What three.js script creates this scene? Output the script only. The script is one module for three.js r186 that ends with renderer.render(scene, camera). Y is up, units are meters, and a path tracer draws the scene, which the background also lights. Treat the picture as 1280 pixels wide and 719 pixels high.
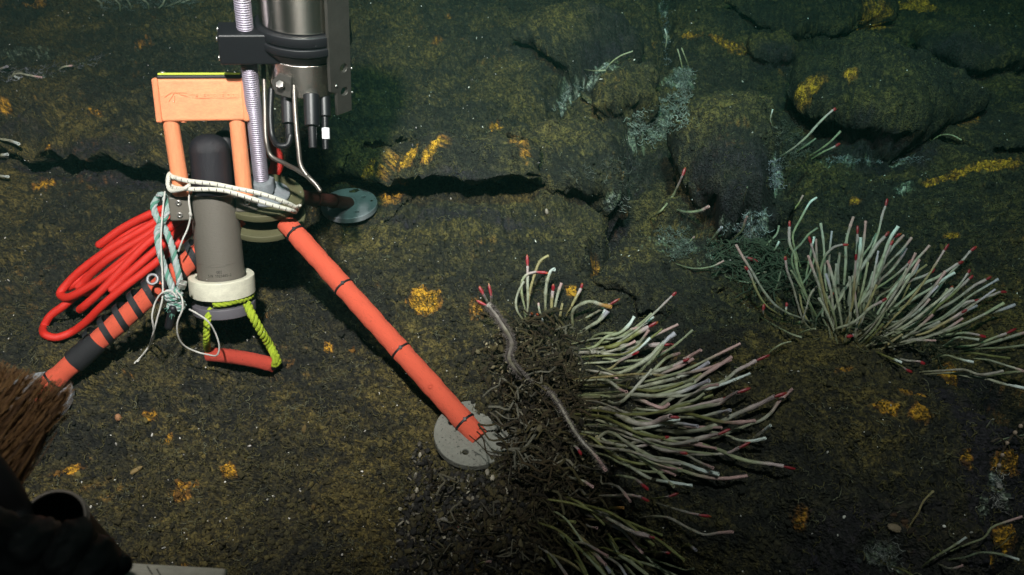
import * as THREE from 'three';
import { mergeGeometries, mergeVertices } from 'three/addons/utils/BufferGeometryUtils.js';
import { RoundedBoxGeometry } from 'three/addons/geometries/RoundedBoxGeometry.js';
import { TextGeometry } from 'three/addons/geometries/TextGeometry.js';
import { FontLoader } from 'three/addons/loaders/FontLoader.js';
import { RectAreaLightUniformsLib } from 'three/addons/lights/RectAreaLightUniformsLib.js';
import { createNoise2D, createNoise3D } from 'simplex-noise';
import { MeshBVH } from 'three-mesh-bvh';

// ------------------------------------------------------------------ camera, water, lamps, exposure
const V3 = (x, y, z) => new THREE.Vector3(x, y, z);
const rad = THREE.MathUtils.degToRad, { clamp, lerp, smoothstep } = THREE.MathUtils;
const scene = new THREE.Scene(), rgb0 = (r, g, b) => new THREE.Color().setRGB(r, g, b);
const camera = new THREE.PerspectiveCamera(38, 1280 / 719, 0.05, 80);
camera.position.set(0, 1.17, 0);
camera.rotation.set(-rad(38), 0, 0);
const renderer = new THREE.WebGLRenderer({ antialias: true });
renderer.toneMapping = THREE.LinearToneMapping;
renderer.toneMappingExposure = 1.0;
camera.focus = 1.66; camera.userData.fStop = 7.5;
renderer.shadowMap.enabled = true;
renderer.shadowMap.type = THREE.PCFSoftShadowMap;
{
  // deep water: a nearly black blue-green all round
  const w = 32, h = 16, data = new Float32Array(w * h * 4);
  for (let i = 0; i < w * h; i++) data.set([0.006, 0.011, 0.012, 1], i * 4);
  const t = new THREE.DataTexture(data, w, h, THREE.RGBAFormat, THREE.FloatType);
  t.mapping = THREE.EquirectangularReflectionMapping; t.needsUpdate = true;
  scene.background = t; scene.environment = t;
}
// the vehicle's flood lamps, above and beside the camera, out of the frame
const LAMPS = [
  { at: [-0.17, 2.05, -0.15], to: [-0.9, 0, -2.2], power: 29, angle: 36, pen: 0.75, color: [1.0, 0.97, 0.92], soft: 2.2, label: 'round flood lamp straight above the camera, lighting the tripod' },
  { at: [0.22, 2.05, -0.3], to: [0.75, 0, -1.8], power: 6.8, angle: 34, pen: 0.85, color: [0.93, 1.0, 0.93], soft: 2.2, label: 'round flood lamp right of the middle, lighting the tubeworms' },
  { at: [0.15, 2.5, -0.5], to: [0.5, 0, -3.2], power: 18, angle: 36, pen: 0.9, color: [0.42, 1.0, 0.82], soft: 2.5, label: 'highest flood lamp, aimed at the far lava' },
  { at: [-1.55, 1.45, -0.5], to: [-0.36, 0.68, -1.43], power: 3.6, angle: 11, pen: 0.6, color: [1.0, 0.96, 0.95], soft: 2.2, label: 'lowest flood lamp at the far left, glinting on the steel' },
];
for (const L of LAMPS) {
  const s = new THREE.SpotLight(new THREE.Color().setRGB(...L.color), L.power, 0, rad(L.angle), L.pen, 2);
  s.position.set(...L.at); s.target.position.set(...L.to); s.castShadow = true; s.shadow.radius = L.soft; s.shadow.mapSize.set(2048, 2048); s.shadow.bias = -0.001;
  scene.add(s, s.target); L.light = s;
}

scene.fog = new THREE.FogExp2(rgb0(0.16, 0.5, 0.42), 0.009);   // the water between the lens and the far lava

// ------------------------------------------------------------------ helpers
const FPX = 359.5 / Math.tan(rad(19)), CS = Math.cos(rad(38)), SN = Math.sin(rad(38)), EYE = V3(0, 1.17, 0);
const ray = (px, py) => { const x = (px - 640) / FPX, y = -(py - 359.5) / FPX; return V3(x, y * CS - SN, -y * SN - CS); };   // advances one metre of depth
const at = (px, py, depth) => ray(px, py).multiplyScalar(depth).add(EYE);          // a place in the world from a direction and a depth
const onPlane = (px, py, y = 0) => { const r = ray(px, py); return r.multiplyScalar((y - 1.17) / r.y).add(EYE); };
const depthOf = (p) => -(p.y - 1.17) * SN - p.z * CS;
const heightAt = (X, Z, py) => { const t = -(py - 359.5) / FPX; return 1.17 + (-Z) * (t * CS - SN) / (t * SN + CS); };      // height at which the upright line over (X, Z) meets a row
function rng(seed) { let s = seed >>> 0; return () => { s = (s + 0x6d2b79f5) >>> 0; let t = Math.imul(s ^ (s >>> 15), 1 | s); t = (t + Math.imul(t ^ (t >>> 7), 61 | t)) ^ t; return ((t ^ (t >>> 14)) >>> 0) / 4294967296; }; }
const N2 = createNoise2D(rng(11)), N3 = createNoise3D(rng(12));
const fbm = (x, z, o = 3) => { let a = 0.5, s = 0; for (let i = 0; i < o; i++) { s += a * N2(x, z); x = x * 2.03 + 7.1; z = z * 2.03 - 3.7; a *= 0.5; } return s; };
const std = (o) => new THREE.MeshStandardMaterial({ roughness: 0.7, ...o });
const phys = (o) => new THREE.MeshPhysicalMaterial({ roughness: 0.7, ...o });
const rgb = (r, g, b) => new THREE.Color().setRGB(r, g, b);
const used = new Map();
function numbered(name) { const n = used.get(name) ?? 0; used.set(name, n + 1); return n ? name + '_' + String(n).padStart(3, '0') : name; }
function tag(o, label, category, group, kind) { if (label) o.userData.label = label; if (category) o.userData.category = category; if (group) o.userData.group = group; if (kind) o.userData.kind = kind; return o; }
function thing(name, label, category, pos = V3(0, 0, 0), group) { const g = new THREE.Group(); g.name = numbered(name); g.position.copy(pos); scene.add(g); g.updateMatrixWorld(true); return tag(g, label, category, group); }
// geometry given in world coordinates, made a mesh under `parent` (or top-level)
function part(name, geo, mat, parent = scene, keep = false) {
  const g = Array.isArray(geo) ? mergeGeometries(geo.map((q) => { const k = q.index ? q : q; return k; }), false) : geo;
  const m = new THREE.Mesh(g, mat); m.name = parent === scene ? numbered(name) : name; m.castShadow = m.receiveShadow = true;
  if (parent !== scene && !keep) { parent.updateWorldMatrix(true, false); const o = new THREE.Vector3().setFromMatrixPosition(parent.matrixWorld); g.translate(-o.x, -o.y, -o.z); }
  parent.add(m); return m;
}
const UPV = V3(0, 1, 0);
function orient(g, a, b, spin = 0) { const d = b.clone().sub(a), L = d.length(); if (spin) g.rotateY(spin); g.applyQuaternion(new THREE.Quaternion().setFromUnitVectors(UPV, d.divideScalar(L))); return g.translate(a.x, a.y, a.z); }
function rod(a, b, r, r2 = r, seg = 20, bevel = 0) {   // a round bar with slightly rounded rims
  const L = a.distanceTo(b), e = bevel || Math.min(r, r2, L) * 0.12;
  return orient(new THREE.LatheGeometry([[0.0001, 0], [r - e, 0], [r, e], [r2, L - e], [r2 - e, L], [0.0001, L]].map(([x, y]) => new THREE.Vector2(x, y)), seg), a, b);
}
function ring(a, b, ri, ro, seg = 40, e = 0.002) {
  const L = a.distanceTo(b);
  return orient(new THREE.LatheGeometry([[ri, e], [ri + e, 0], [ro - e, 0], [ro, e], [ro, L - e], [ro - e, L], [ri + e, L], [ri, L - e], [ri, e]].map(([x, y]) => new THREE.Vector2(x, y)), seg), a, b);
}
const curve = (pts, closed = false, tension = 0.5) => new THREE.CatmullRomCurve3(pts, closed, 'centripetal', tension);
const tube = (pts, r, seg = 60, sides = 10, closed = false) => new THREE.TubeGeometry(Array.isArray(pts) ? curve(pts, closed) : pts, seg, r, sides, closed);
function cappedTube(pts, r, seg = 60, sides = 10) {
  const c = Array.isArray(pts) ? curve(pts) : pts, g = [tube(c, r, seg, sides)];
  for (const t of [0, 1]) { const s = new THREE.SphereGeometry(r, sides, 6); const p = c.getPoint(t); s.translate(p.x, p.y, p.z); g.push(s); }
  return mergeGeometries(g);
}
// tiled noise textures
function tileNoise(period, seed) {
  const r = rng(seed), n = period * period, gx = new Float32Array(n), gy = new Float32Array(n);
  for (let i = 0; i < n; i++) { const a = r() * 6.2832; gx[i] = Math.cos(a); gy[i] = Math.sin(a); }
  const w = (i) => ((i % period) + period) % period;
  return (x, y) => {
    const ix = Math.floor(x), iy = Math.floor(y), fx = x - ix, fy = y - iy, u = fx * fx * fx * (fx * (fx * 6 - 15) + 10), v = fy * fy * fy * (fy * (fy * 6 - 15) + 10);
    const q = (a, b) => { const k = w(ix + a) + w(iy + b) * period; return gx[k] * (fx - a) + gy[k] * (fy - b); };
    return lerp(lerp(q(0, 0), q(1, 0), u), lerp(q(0, 1), q(1, 1), u), v) * 1.5;
  };
}
function texture(size, fill, srgb = false) {
  const d = new Uint8Array(size * size * 4), o = [0, 0, 0];
  for (let y = 0; y < size; y++) for (let x = 0; x < size; x++) { fill(x / size, y / size, o); const k = (y * size + x) * 4; d[k] = clamp(o[0], 0, 1) * 255; d[k + 1] = clamp(o[1], 0, 1) * 255; d[k + 2] = clamp(o[2], 0, 1) * 255; d[k + 3] = 255; }
  const t = new THREE.DataTexture(d, size, size); t.wrapS = t.wrapT = THREE.RepeatWrapping; t.magFilter = THREE.LinearFilter; t.minFilter = THREE.LinearMipmapLinearFilter; t.generateMipmaps = true;
  if (srgb) t.colorSpace = THREE.SRGBColorSpace; t.needsUpdate = true; return t;
}
const clone = (t, u, v) => { const c = t.clone(); c.repeat.set(u, v); c.needsUpdate = true; return c; };
const grainTex = (() => { const a = tileNoise(16, 1), b = tileNoise(48, 2), c = tileNoise(128, 3); return texture(512, (u, v, o) => { const g = 0.5 + 0.28 * a(u * 16, v * 16) + 0.25 * b(u * 48, v * 48) + 0.25 * c(u * 128, v * 128); o[0] = o[1] = o[2] = g; }); })();
const wearTex = (() => { const a = tileNoise(6, 4), b = tileNoise(24, 5), c = tileNoise(90, 6); return texture(512, (u, v, o) => { const g = 0.86 + 0.1 * a(u * 6, v * 6) + 0.09 * b(u * 24, v * 24) + 0.07 * c(u * 90, v * 90); o[0] = g; o[1] = g * 0.995; o[2] = g * 0.985; }); })();

const blotchTex = (() => { const a = tileNoise(8, 14), b = tileNoise(30, 15), c = tileNoise(80, 16); return texture(512, (u, v, o) => { const n = a(u * 8, v * 8) * 0.6 + 0.5 * b(u * 30, v * 30) + 0.4 * c(u * 80, v * 80), g = 0.82 + 0.16 * n - 0.55 * smoothstep(b(u * 30 + 3, v * 30) + 0.5 * c(u * 80, v * 80), 0.5, 0.75); o[0] = g; o[1] = g; o[2] = g * 0.97; }); })();

const scuffTex = (() => {   // scuffs, pale scratches and specks of silt
  const cv = document.createElement('canvas'); cv.width = cv.height = 512; const x = cv.getContext('2d'), r = rng(91); x.fillStyle = '#eeeeee'; x.fillRect(0, 0, 512, 512);
  for (let i = 0; i < 500; i++) { const v = 190 + r() * 65; x.fillStyle = `rgba(${v},${v},${v},0.25)`; x.beginPath(); x.ellipse(r() * 512, r() * 512, 2 + r() * 14, 1 + r() * 7, r() * 3, 0, 7); x.fill(); }
  for (let i = 0; i < 240; i++) { const v = 60 + r() * 80; x.fillStyle = `rgba(${v},${v * 0.95},${v * 0.6},${0.15 + 0.4 * r()})`; x.beginPath(); x.ellipse(r() * 512, r() * 512, 0.5 + r() * r() * 5, 0.5 + r() * r() * 3, r() * 3, 0, 7); x.fill(); }
  for (let i = 0; i < 90; i++) { x.strokeStyle = r() < 0.6 ? `rgba(255,255,255,${0.2 + 0.3 * r()})` : `rgba(80,60,50,${0.15 + 0.3 * r()})`; x.lineWidth = 0.5 + r(); const a = r() * 512, b = r() * 512; x.beginPath(); x.moveTo(a, b); x.lineTo(a + (r() - 0.5) * 70, b + (r() - 0.5) * 30); x.stroke(); }
  const t = new THREE.CanvasTexture(cv); t.colorSpace = THREE.SRGBColorSpace; t.wrapS = t.wrapT = THREE.RepeatWrapping; return t;
})();

// ------------------------------------------------------------------ the lava seafloor
// pillows: [centre pixel on the base plane, half widths in metres, height, turn]
const PILLOWS = [];
function pillow(px, py, rx, rz, H, turn = 0, rough = 0.12, under = 0.16, soft = false) { const c = onPlane(px, py); PILLOWS.push({ x: c.x, z: c.z, rx, rz, H, c: Math.cos(turn), s: Math.sin(turn), rough, under, soft: under <= 0.1, k: PILLOWS.length * 13.7 }); }
pillow(994, 628, 0.31, 0.30, 0.23, 0.1, 0.04, 0.38);           // big pillow at lower right
pillow(903, 238, 0.15, 0.23, 0.26, 0.2, 0.12, 0.42);     // dark lobe over the vent pit
pillow(1085, 158, 0.24, 0.22, 0.25, -0.1, 0.12, 0.42);     // lobe with the pale seam at its foot
pillow(1205, 88, 0.2, 0.17, 0.16, 0, 0.12, 0.4);
pillow(968, 84, 0.1, 0.1, 0.1, 0.4, 0.15, 0.4);
pillow(590, 240, 0.24, 0.22, 0.09, 0.1, 0.2, 0.1);      // lobe behind the rear foot
pillow(712, 228, 0.17, 0.15, 0.13, 0.15, 0.16, 0.35);
pillow(775, 140, 0.11, 0.11, 0.11, 0.2, 0.2, 0.4);
pillow(720, 85, 0.2, 0.16, 0.13, 0.1, 0.16, 0.35);
pillow(1010, 30, 0.3, 0.2, 0.14, 0.2, 0.2, 0.3);
pillow(1265, 330, 0.3, 0.2, 0.08, 0.2, 0.15, 0.1);
pillow(1250, 180, 0.16, 0.16, 0.1, -0.2, 0.15, 0.35);
pillow(820, 350, 0.14, 0.14, 0.06, 0.2, 0.15, 0.3);
pillow(690, 570, 0.2, 0.24, 0.06, 0.3, 0.2, 0.05);        // mound that carries the near bush
pillow(1060, 405, 0.2, 0.16, 0.06, 0, 0.2, 0.05);         // mound that carries the far bush
pillow(640, 70, 0.5, 0.5, 0.07, 0.3, 0.2, 0.05);
pillow(1250, 250, 0.3, 0.22, 0.07, 0.2, 0.15, 0.1);
pillow(330, 700, 0.2, 0.13, 0.025, 0.25, 0.2, 0.1);
pillow(260, 610, 0.12, 0.07, 0.015, 0.2, 0.25, 0.1);
pillow(880, 30, 0.3, 0.3, 0.07, 0.2, 0.2, 0.1);
pillow(1350, 650, 0.14, 0.2, 0.05, 0.2, 0.15, 0.1);
// a long ledge from the left edge to the middle; behind it the upper flow stands over a recess
const LEDGE = [[-320, 178], [-120, 188], [0, 204], [60, 213], [120, 226], [215, 245], [310, 246], [380, 234], [440, 240], [490, 260], [560, 271], [640, 271], [700, 266]].map(([a, b]) => onPlane(a, b));
const TRENCH = [
  { pts: [[738, 340], [750, 312], [772, 284], [792, 258]], w: 0.026, d: 0.15 },
  { pts: [[682, 150], [712, 118], [745, 96], [800, 92], [838, 78], [832, 30], [826, -20]], w: 0.045, d: 0.11 },
  { pts: [[792, 258], [790, 215], [805, 170], [850, 150]], w: 0.06, d: 0.13 },
  { pts: [[792, 258], [840, 290], [900, 303], [950, 288], [968, 250], [962, 190]], w: 0.055, d: 0.12 },
  { pts: [[1020, 205], [1090, 208], [1160, 205]], w: 0.04, d: 0.04 },
  { pts: [[1255, 720], [1290, 620], [1290, 540], [1250, 490]], w: 0.07, d: 0.12 },
  { pts: [[-40, 120], [40, 105], [110, 92], [170, 78]], w: 0.025, d: 0.03 },
  { pts: [[270, 612], [310, 604], [345, 600]], w: 0.016, d: 0.014 },
  { pts: [[960, 720], [900, 660], [865, 620]], w: 0.06, d: 0.05 },
].map((t) => ({ ...t, pts: t.pts.map(([a, b]) => onPlane(a, b)) }));
function segDist(x, z, pts) {   // distance to a polyline and the side of it (positive: farther from the camera)
  let best = 1e9, side = 1, along = 0, nx = 0, nz = -1;
  for (let i = 0; i + 1 < pts.length; i++) {
    const a = pts[i], b = pts[i + 1], dx = b.x - a.x, dz = b.z - a.z, L2 = dx * dx + dz * dz, t0 = ((x - a.x) * dx + (z - a.z) * dz) / L2, t = clamp(t0, 0, 1);
    const ex = x - a.x - dx * t, ez = z - a.z - dz * t, d = Math.hypot(ex, ez);
    if (d < best) { best = d; const L = Math.sqrt(L2); nx = dz / L; nz = -dx / L; side = ex * nx + ez * nz >= 0 ? 1 : -1; along = (i + clamp(t0, i ? 0 : -9, 1)) / (pts.length - 1); }
  }
  return [best, side, along, nx, nz];
}
const out3 = [0, 0, 0];
function ground3(x, z, fine = true) {
  let X = x, Z = z;
  const wx = 0.05 * N2(x * 2.1 + 3, z * 2.1), wz = 0.05 * N2(x * 2.1 - 9, z * 2.1 + 5);
  let Y = 0.028 * fbm(x * 1.1, z * 1.1, 2) + 0.05 * fbm((x + wx) * 3.4, (z + wz) * 4.8, 3);
  const far = Math.hypot(x, z);
  if (far > 4) Y += (far - 4) * 0.05 * (0.6 + fbm(x * 0.35, z * 0.35, 3));
  for (const p of PILLOWS) {
    const ax = x - p.x, az = z - p.z;
    if (Math.abs(ax) > 2 * Math.max(p.rx, p.rz) || Math.abs(az) > 2 * Math.max(p.rx, p.rz)) continue;
    const qx = (ax * p.c - az * p.s) / p.rx, qz = (ax * p.s + az * p.c) / p.rz, rough = 1 + p.rough * (N2(qx * 1.3 + p.k, qz * 1.3) + 0.5 * N2(qx * 3.3 - p.k, qz * 3.3)), d = Math.hypot(qx, qz) * rough;
    if (d >= 1.35) continue;
    if (p.soft) { if (d < 1.2) Y += p.H * (1 - (d / 1.2) ** 2) ** 2; continue; }
    let R, h;
    if (d < 0.72) { const a = d / 0.72; R = a; h = 0.42 + 0.58 * Math.sqrt(1 - a * a); }
    else if (d < 1) { const b = (d - 0.72) / 0.28; R = 1 - p.under * b; h = 0.42 * (1 - b); }
    else { const b = (d - 1) / 0.35; R = lerp(1 - p.under, 1.35, b); h = 0; }
    const k = d > 1e-4 ? R / d - 1 : 0.4, w = 1 - smoothstep(d, 1.1, 1.35);
    X += ax * k * (d < 1 ? 1 : w); Z += az * k * (d < 1 ? 1 : w); Y += p.H * h;
  }
  let calm = 1;
  const [ld, side, along, nx, nz] = segDist(x, z, LEDGE);
  if (ld < 0.6 && along > 0) {
    const env = smoothstep(along, -0.05, 0.05) * (1 - smoothstep(along, 0.93, 1.0)), H = (0.16 - 0.05 * smoothstep(along, 0.4, 0.8)) * (0.9 + 0.3 * N2(along * 21, 3.3)) * env, s = ld * side + 0.012 * N2(x * 5, z * 5) + 0.003 * N2(x * 25, z * 25); calm = 1 - 0.85 * env * (1 - smoothstep(Math.abs(s - 0.05), 0.06, 0.16));
    const lip = 0.1;   // from s = 0.06 up to 0.0 the face turns in under the upper flow
    if (s > 0.07) { const f = 1 - smoothstep(s, 0.07, 0.6); Y += H * f * (1 - 0.3 * (1 - smoothstep(s, 0.07, 0.13))); const c = lip * (1 - smoothstep(s, 0.07, 0.45)) * env; X -= nx * c; Z -= nz * c; }
    else if (s > 0) { const b = s / 0.07; Y += H * 0.7 * b - 0.02 * env * (1 - b); const c = lerp(-0.16, lip, b) * env; X -= nx * c; Z -= nz * c; }
    else if (s > -0.25) { const f = 1 - smoothstep(-s, 0, 0.12); Y -= 0.02 * env * f; const g = -0.16 * env * (1 - smoothstep(-s, 0, 0.25)); X -= nx * g; Z -= nz * g; }
  }
  for (const t of TRENCH) {
    const d = segDist(x, z, t.pts)[0] + t.w * 0.5 * N2(x * 14 + 2, z * 14);
    if (d < t.w * 2.5) Y -= t.d * Math.exp(-((d / t.w) ** 2) * 1.2) * (d < 0 ? 1 : 1);
  }
  // grain of the crust: ropey wrinkles, knobs and pits
  const r1 = N2((x + wx) * 9, (z + wz) * 15), r2 = N2(x * 21 + 4, z * 29), rid = 1 - Math.abs(N2(x * 13 - 6, z * 19 + 2));
  Y += calm * (0.008 * r1 + 0.0065 * r2 + 0.009 * rid * rid);
  if (fine && far < 5) {
    const s1 = N2(x * 48, z * 55), s2 = N2(x * 95 + 9, z * 105), s3 = N2(x * 190, z * 200 + 6), pit = Math.max(0, N2(x * 62 + 40, z * 62) - 0.35), patch = (0.6 + 0.5 * N2(x * 5 + 20, z * 5)) * (0.3 + 0.7 * calm);
    Y += patch * (0.0046 * s1 + 0.0036 * s2 + 0.0021 * s3) - 0.015 * pit;
    X += 0.0022 * s2 * patch; Z += 0.0025 * s1 * patch;
  }
  out3[0] = X; out3[1] = Y; out3[2] = Z; return out3;
}
function sheet(cols, rows, fine) {
  const S = [], Zs = [];
  const inner = cols - 24;
  for (let i = 0; i < cols; i++) { if (i < 12) S.push(-1.1 - 0.09 * (Math.pow(1.62, 12 - i) - 1)); else if (i >= cols - 12) S.push(1.1 + 0.09 * (Math.pow(1.62, i - cols + 13) - 1)); else S.push(-1.1 + 2.2 * (i - 12) / (inner - 1)); }
  for (let j = 0; j < rows; j++) { if (j < 10) Zs.push(0.66 - 0.09 * (Math.pow(1.45, 10 - j) - 1)); else if (j >= rows - 12) Zs.push(4.0 * Math.pow(1.2, j - rows + 13)); else Zs.push(0.66 * Math.pow(4.0 / 0.66, (j - 10) / (rows - 23))); }
  const pos = new Float32Array(cols * rows * 3), uv = new Float32Array(cols * rows * 2), idx = new Uint32Array((cols - 1) * (rows - 1) * 6);
  let k = 0;
  for (let j = 0; j < rows; j++) for (let i = 0; i < cols; i++, k++) {
    const z = -Zs[j], x = S[i] * (0.45 + 0.49 * Math.max(0.5, Zs[j]));
    ground3(x, z, fine); pos[k * 3] = out3[0]; pos[k * 3 + 1] = out3[1]; pos[k * 3 + 2] = out3[2]; uv[k * 2] = out3[0] + 0.35 * out3[1]; uv[k * 2 + 1] = -out3[2] + 0.6 * out3[1];
  }
  k = 0;
  for (let j = 0; j + 1 < rows; j++) for (let i = 0; i + 1 < cols; i++) { const a = j * cols + i, b = a + 1, c = a + cols, d = c + 1; idx[k++] = a; idx[k++] = b; idx[k++] = c; idx[k++] = b; idx[k++] = d; idx[k++] = c; }
  const g = new THREE.BufferGeometry(); g.setAttribute('position', new THREE.BufferAttribute(pos, 3)); g.setAttribute('uv', new THREE.BufferAttribute(uv, 2)); g.setIndex(new THREE.BufferAttribute(idx, 1)); return g;
}
const coarse = new MeshBVH(sheet(330, 250, false));
const rayc = new THREE.Ray();
function hit(px, py) { rayc.origin.copy(EYE); rayc.direction.copy(ray(px, py)).normalize(); const h = coarse.raycastFirst(rayc, THREE.DoubleSide); return h ? h.point.clone() : onPlane(px, py); }
const groundY = (x, z) => { rayc.origin.set(x, 3, z); rayc.direction.set(0, -1, 0); const h = coarse.raycastFirst(rayc, THREE.DoubleSide); return h ? h.point.y : 0; };

// coloured matter lying on the rock: sulphur-yellow sediment, pale bacterial mats, purple-black fresh glass
const SPOTS = [];
function spot(kind, px, py, rx, rz, turn = 0, hard = 0.5) { const p = hit(px, py); SPOTS.push({ kind, x: p.x, y: p.y, z: p.z, rx, rz, c: Math.cos(turn), s: Math.sin(turn), hard, R: 1.6 * Math.max(rx, rz) }); }
const yellow = (...a) => spot(0, ...a), mat = (...a) => spot(1, ...a), glass = (...a) => spot(2, ...a), olive = (...a) => spot(3, ...a), bare = (...a) => spot(4, ...a);
yellow(531, 375, 0.032, 0.028, 0.2, 0.9); yellow(54, 229, 0.026, 0.022, 0, 0.8); yellow(210, 550, 0.011, 0.012, 0, 0.8); yellow(187, 519, 0.013, 0.010, 0, 0.6); yellow(150, 523, 0.008, 0.006, 0, 0.3);
yellow(84, 590, 0.03, 0.012, 0.5, 0.7); yellow(285, 587, 0.013, 0.01, 0.3, 0.7); yellow(225, 616, 0.018, 0.022, 0, 0.45); yellow(240, 606, 0.01, 0.01, 0, 0.4); yellow(160, 470, 0.012, 0.01, 0, 0.3);
yellow(540, 185, 0.04, 0.011, 0.5, 0.85); yellow(512, 196, 0.04, 0.012, 0.5, 0.75); yellow(485, 205, 0.04, 0.011, 0.42, 0.7); yellow(460, 214, 0.04, 0.011, 0.42, 0.55); yellow(436, 224, 0.05, 0.02, 0.4, 0.35); yellow(492, 240, 0.03, 0.05, -0.3, 0.6); yellow(620, 162, 0.02, 0.03, 0, 0.5); yellow(650, 180, 0.02, 0.05, 0.4, 0.3);
yellow(1138, 492, 0.024, 0.011, -0.2, 0.7); yellow(1108, 508, 0.02, 0.011, -0.2, 0.8); yellow(1152, 515, 0.017, 0.01, -0.2, 0.75); yellow(1188, 474, 0.026, 0.028, 0, 0.6); yellow(1190, 296, 0.015, 0.014, 0, 0.9); yellow(1068, 251, 0.012, 0.014, 0, 0.6);
yellow(1232, 211, 0.1, 0.024, 0.12, 0.75); yellow(1172, 222, 0.06, 0.02, 0.3, 0.5); yellow(1010, 116, 0.06, 0.03, 0.3, 0.55); yellow(1064, 94, 0.02, 0.015, 0, 0.6); yellow(1147, 8, 0.09, 0.06, 0.1, 0.65); yellow(1092, 22, 0.09, 0.04, 0.2, 0.5); yellow(905, 60, 0.09, 0.03, -0.5, 0.5); yellow(860, 42, 0.04, 0.03, -0.5, 0.5); yellow(1205, 150, 0.05, 0.03, -0.2, 0.35);
yellow(715, 363, 0.012, 0.012, 0, 0.8); yellow(742, 345, 0.02, 0.08, 0.1, 0.4); yellow(1256, 674, 0.022, 0.016, 0, 0.7); yellow(1262, 578, 0.03, 0.012, 0.1, 0.6); yellow(1000, 650, 0.012, 0.014, 0, 0.4); yellow(410, 433, 0.008, 0.01, 0, 0.6); yellow(440, 438, 0.006, 0.006, 0, 0.6); yellow(1240, 704, 0.008, 0.008, 0, 0.7);
yellow(232, 716, 0.014, 0.008, 0, 0.6); yellow(580, 52, 0.02, 0.015, 0, 0.6); yellow(562, 22, 0.015, 0.012, 0, 0.6); yellow(545, 48, 0.025, 0.01, 0, 0.4); yellow(595, 390, 0.02, 0.03, 0, 0.35); yellow(333, 352, 0.012, 0.01, 0, 0.4); yellow(325, 395, 0.02, 0.015, 0, 0.3); yellow(118, 140, 0.02, 0.02, 0, 0.4); yellow(5, 132, 0.02, 0.02, 0, 0.6); yellow(45, 3, 0.04, 0.04, 0, 0.5); yellow(60, 186, 0.01, 0.01, 0, 0.6); yellow(180, 55, 0.03, 0.03, 0, 0.3); yellow(1050, 462, 0.018, 0.01, 0, 0.4); yellow(1208, 575, 0.008, 0.012, 0, 0.5);
mat(715, 125, 0.06, 0.06, 0.3, 0.55); mat(700, 140, 0.02, 0.06, -0.5, 0.5); mat(745, 93, 0.09, 0.03, 0.2, 0.5); mat(845, 110, 0.04, 0.07, 0.3, 0.45); mat(825, 155, 0.06, 0.03, 0.3, 0.45); mat(855, 95, 0.03, 0.1, 0.1, 0.45); mat(830, 20, 0.018, 0.13, 0.05, 0.6); mat(833, 50, 0.012, 0.1, -0.05, 0.5); mat(935, 285, 0.045, 0.045, 0.2, 0.7); mat(912, 292, 0.05, 0.03, 0, 0.5); mat(955, 275, 0.02, 0.02, 0, 0.9);
mat(1050, 201, 0.06, 0.008, 0, 0.55); mat(1085, 202, 0.03, 0.008, 0, 0.6); mat(1125, 203, 0.05, 0.009, 0.05, 0.65); mat(768, 256, 0.03, 0.03, 0, 0.5); mat(968, 222, 0.02, 0.05, 0, 0.6); mat(845, 310, 0.06, 0.05, 0.3, 0.35); mat(895, 330, 0.06, 0.05, 0, 0.35); mat(1247, 612, 0.01, 0.03, 0, 0.6); mat(1230, 640, 0.008, 0.03, 0, 0.4); mat(40, 95, 0.09, 0.02, 0.2, 0.4); mat(105, 80, 0.05, 0.02, 0.3, 0.35); mat(30, 62, 0.12, 0.03, 0.2, 0.3); mat(1100, 700, 0.03, 0.02, 0, 0.45); mat(1130, 235, 0.03, 0.02, 0.3, 0.4); mat(790, 175, 0.05, 0.03, 0.3, 0.4); mat(1010, 405, 0.02, 0.02, 0, 0.35);
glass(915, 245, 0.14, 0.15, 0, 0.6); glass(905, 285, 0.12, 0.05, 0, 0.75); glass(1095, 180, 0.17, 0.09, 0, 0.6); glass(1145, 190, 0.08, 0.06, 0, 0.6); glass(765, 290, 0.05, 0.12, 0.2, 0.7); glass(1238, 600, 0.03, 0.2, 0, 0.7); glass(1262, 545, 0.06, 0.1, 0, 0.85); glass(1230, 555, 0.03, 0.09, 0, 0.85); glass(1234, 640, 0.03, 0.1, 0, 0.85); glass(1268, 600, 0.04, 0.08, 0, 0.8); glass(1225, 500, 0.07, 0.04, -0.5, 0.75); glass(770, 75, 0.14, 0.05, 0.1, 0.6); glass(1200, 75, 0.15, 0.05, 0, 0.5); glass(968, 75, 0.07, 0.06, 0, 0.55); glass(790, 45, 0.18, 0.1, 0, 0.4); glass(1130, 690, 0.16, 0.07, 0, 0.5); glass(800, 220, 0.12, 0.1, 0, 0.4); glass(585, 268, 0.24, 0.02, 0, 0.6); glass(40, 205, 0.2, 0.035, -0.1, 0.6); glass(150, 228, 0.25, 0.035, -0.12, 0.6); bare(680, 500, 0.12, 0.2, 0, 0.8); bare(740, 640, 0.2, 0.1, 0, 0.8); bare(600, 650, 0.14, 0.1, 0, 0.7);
bare(1075, 460, 0.07, 0.03, 0, 0.7); bare(190, 500, 0.04, 0.03, 0, 0.5); bare(310, 600, 0.06, 0.025, 0, 0.6); bare(340, 565, 0.09, 0.03, 0, 0.5); bare(120, 690, 0.2, 0.05, 0, 0.4); bare(960, 560, 0.1, 0.12, 0, 0.4); bare(440, 330, 0.2, 0.06, 0, 0.35); bare(380, 420, 0.12, 0.06, 0.4, 0.35);
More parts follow.
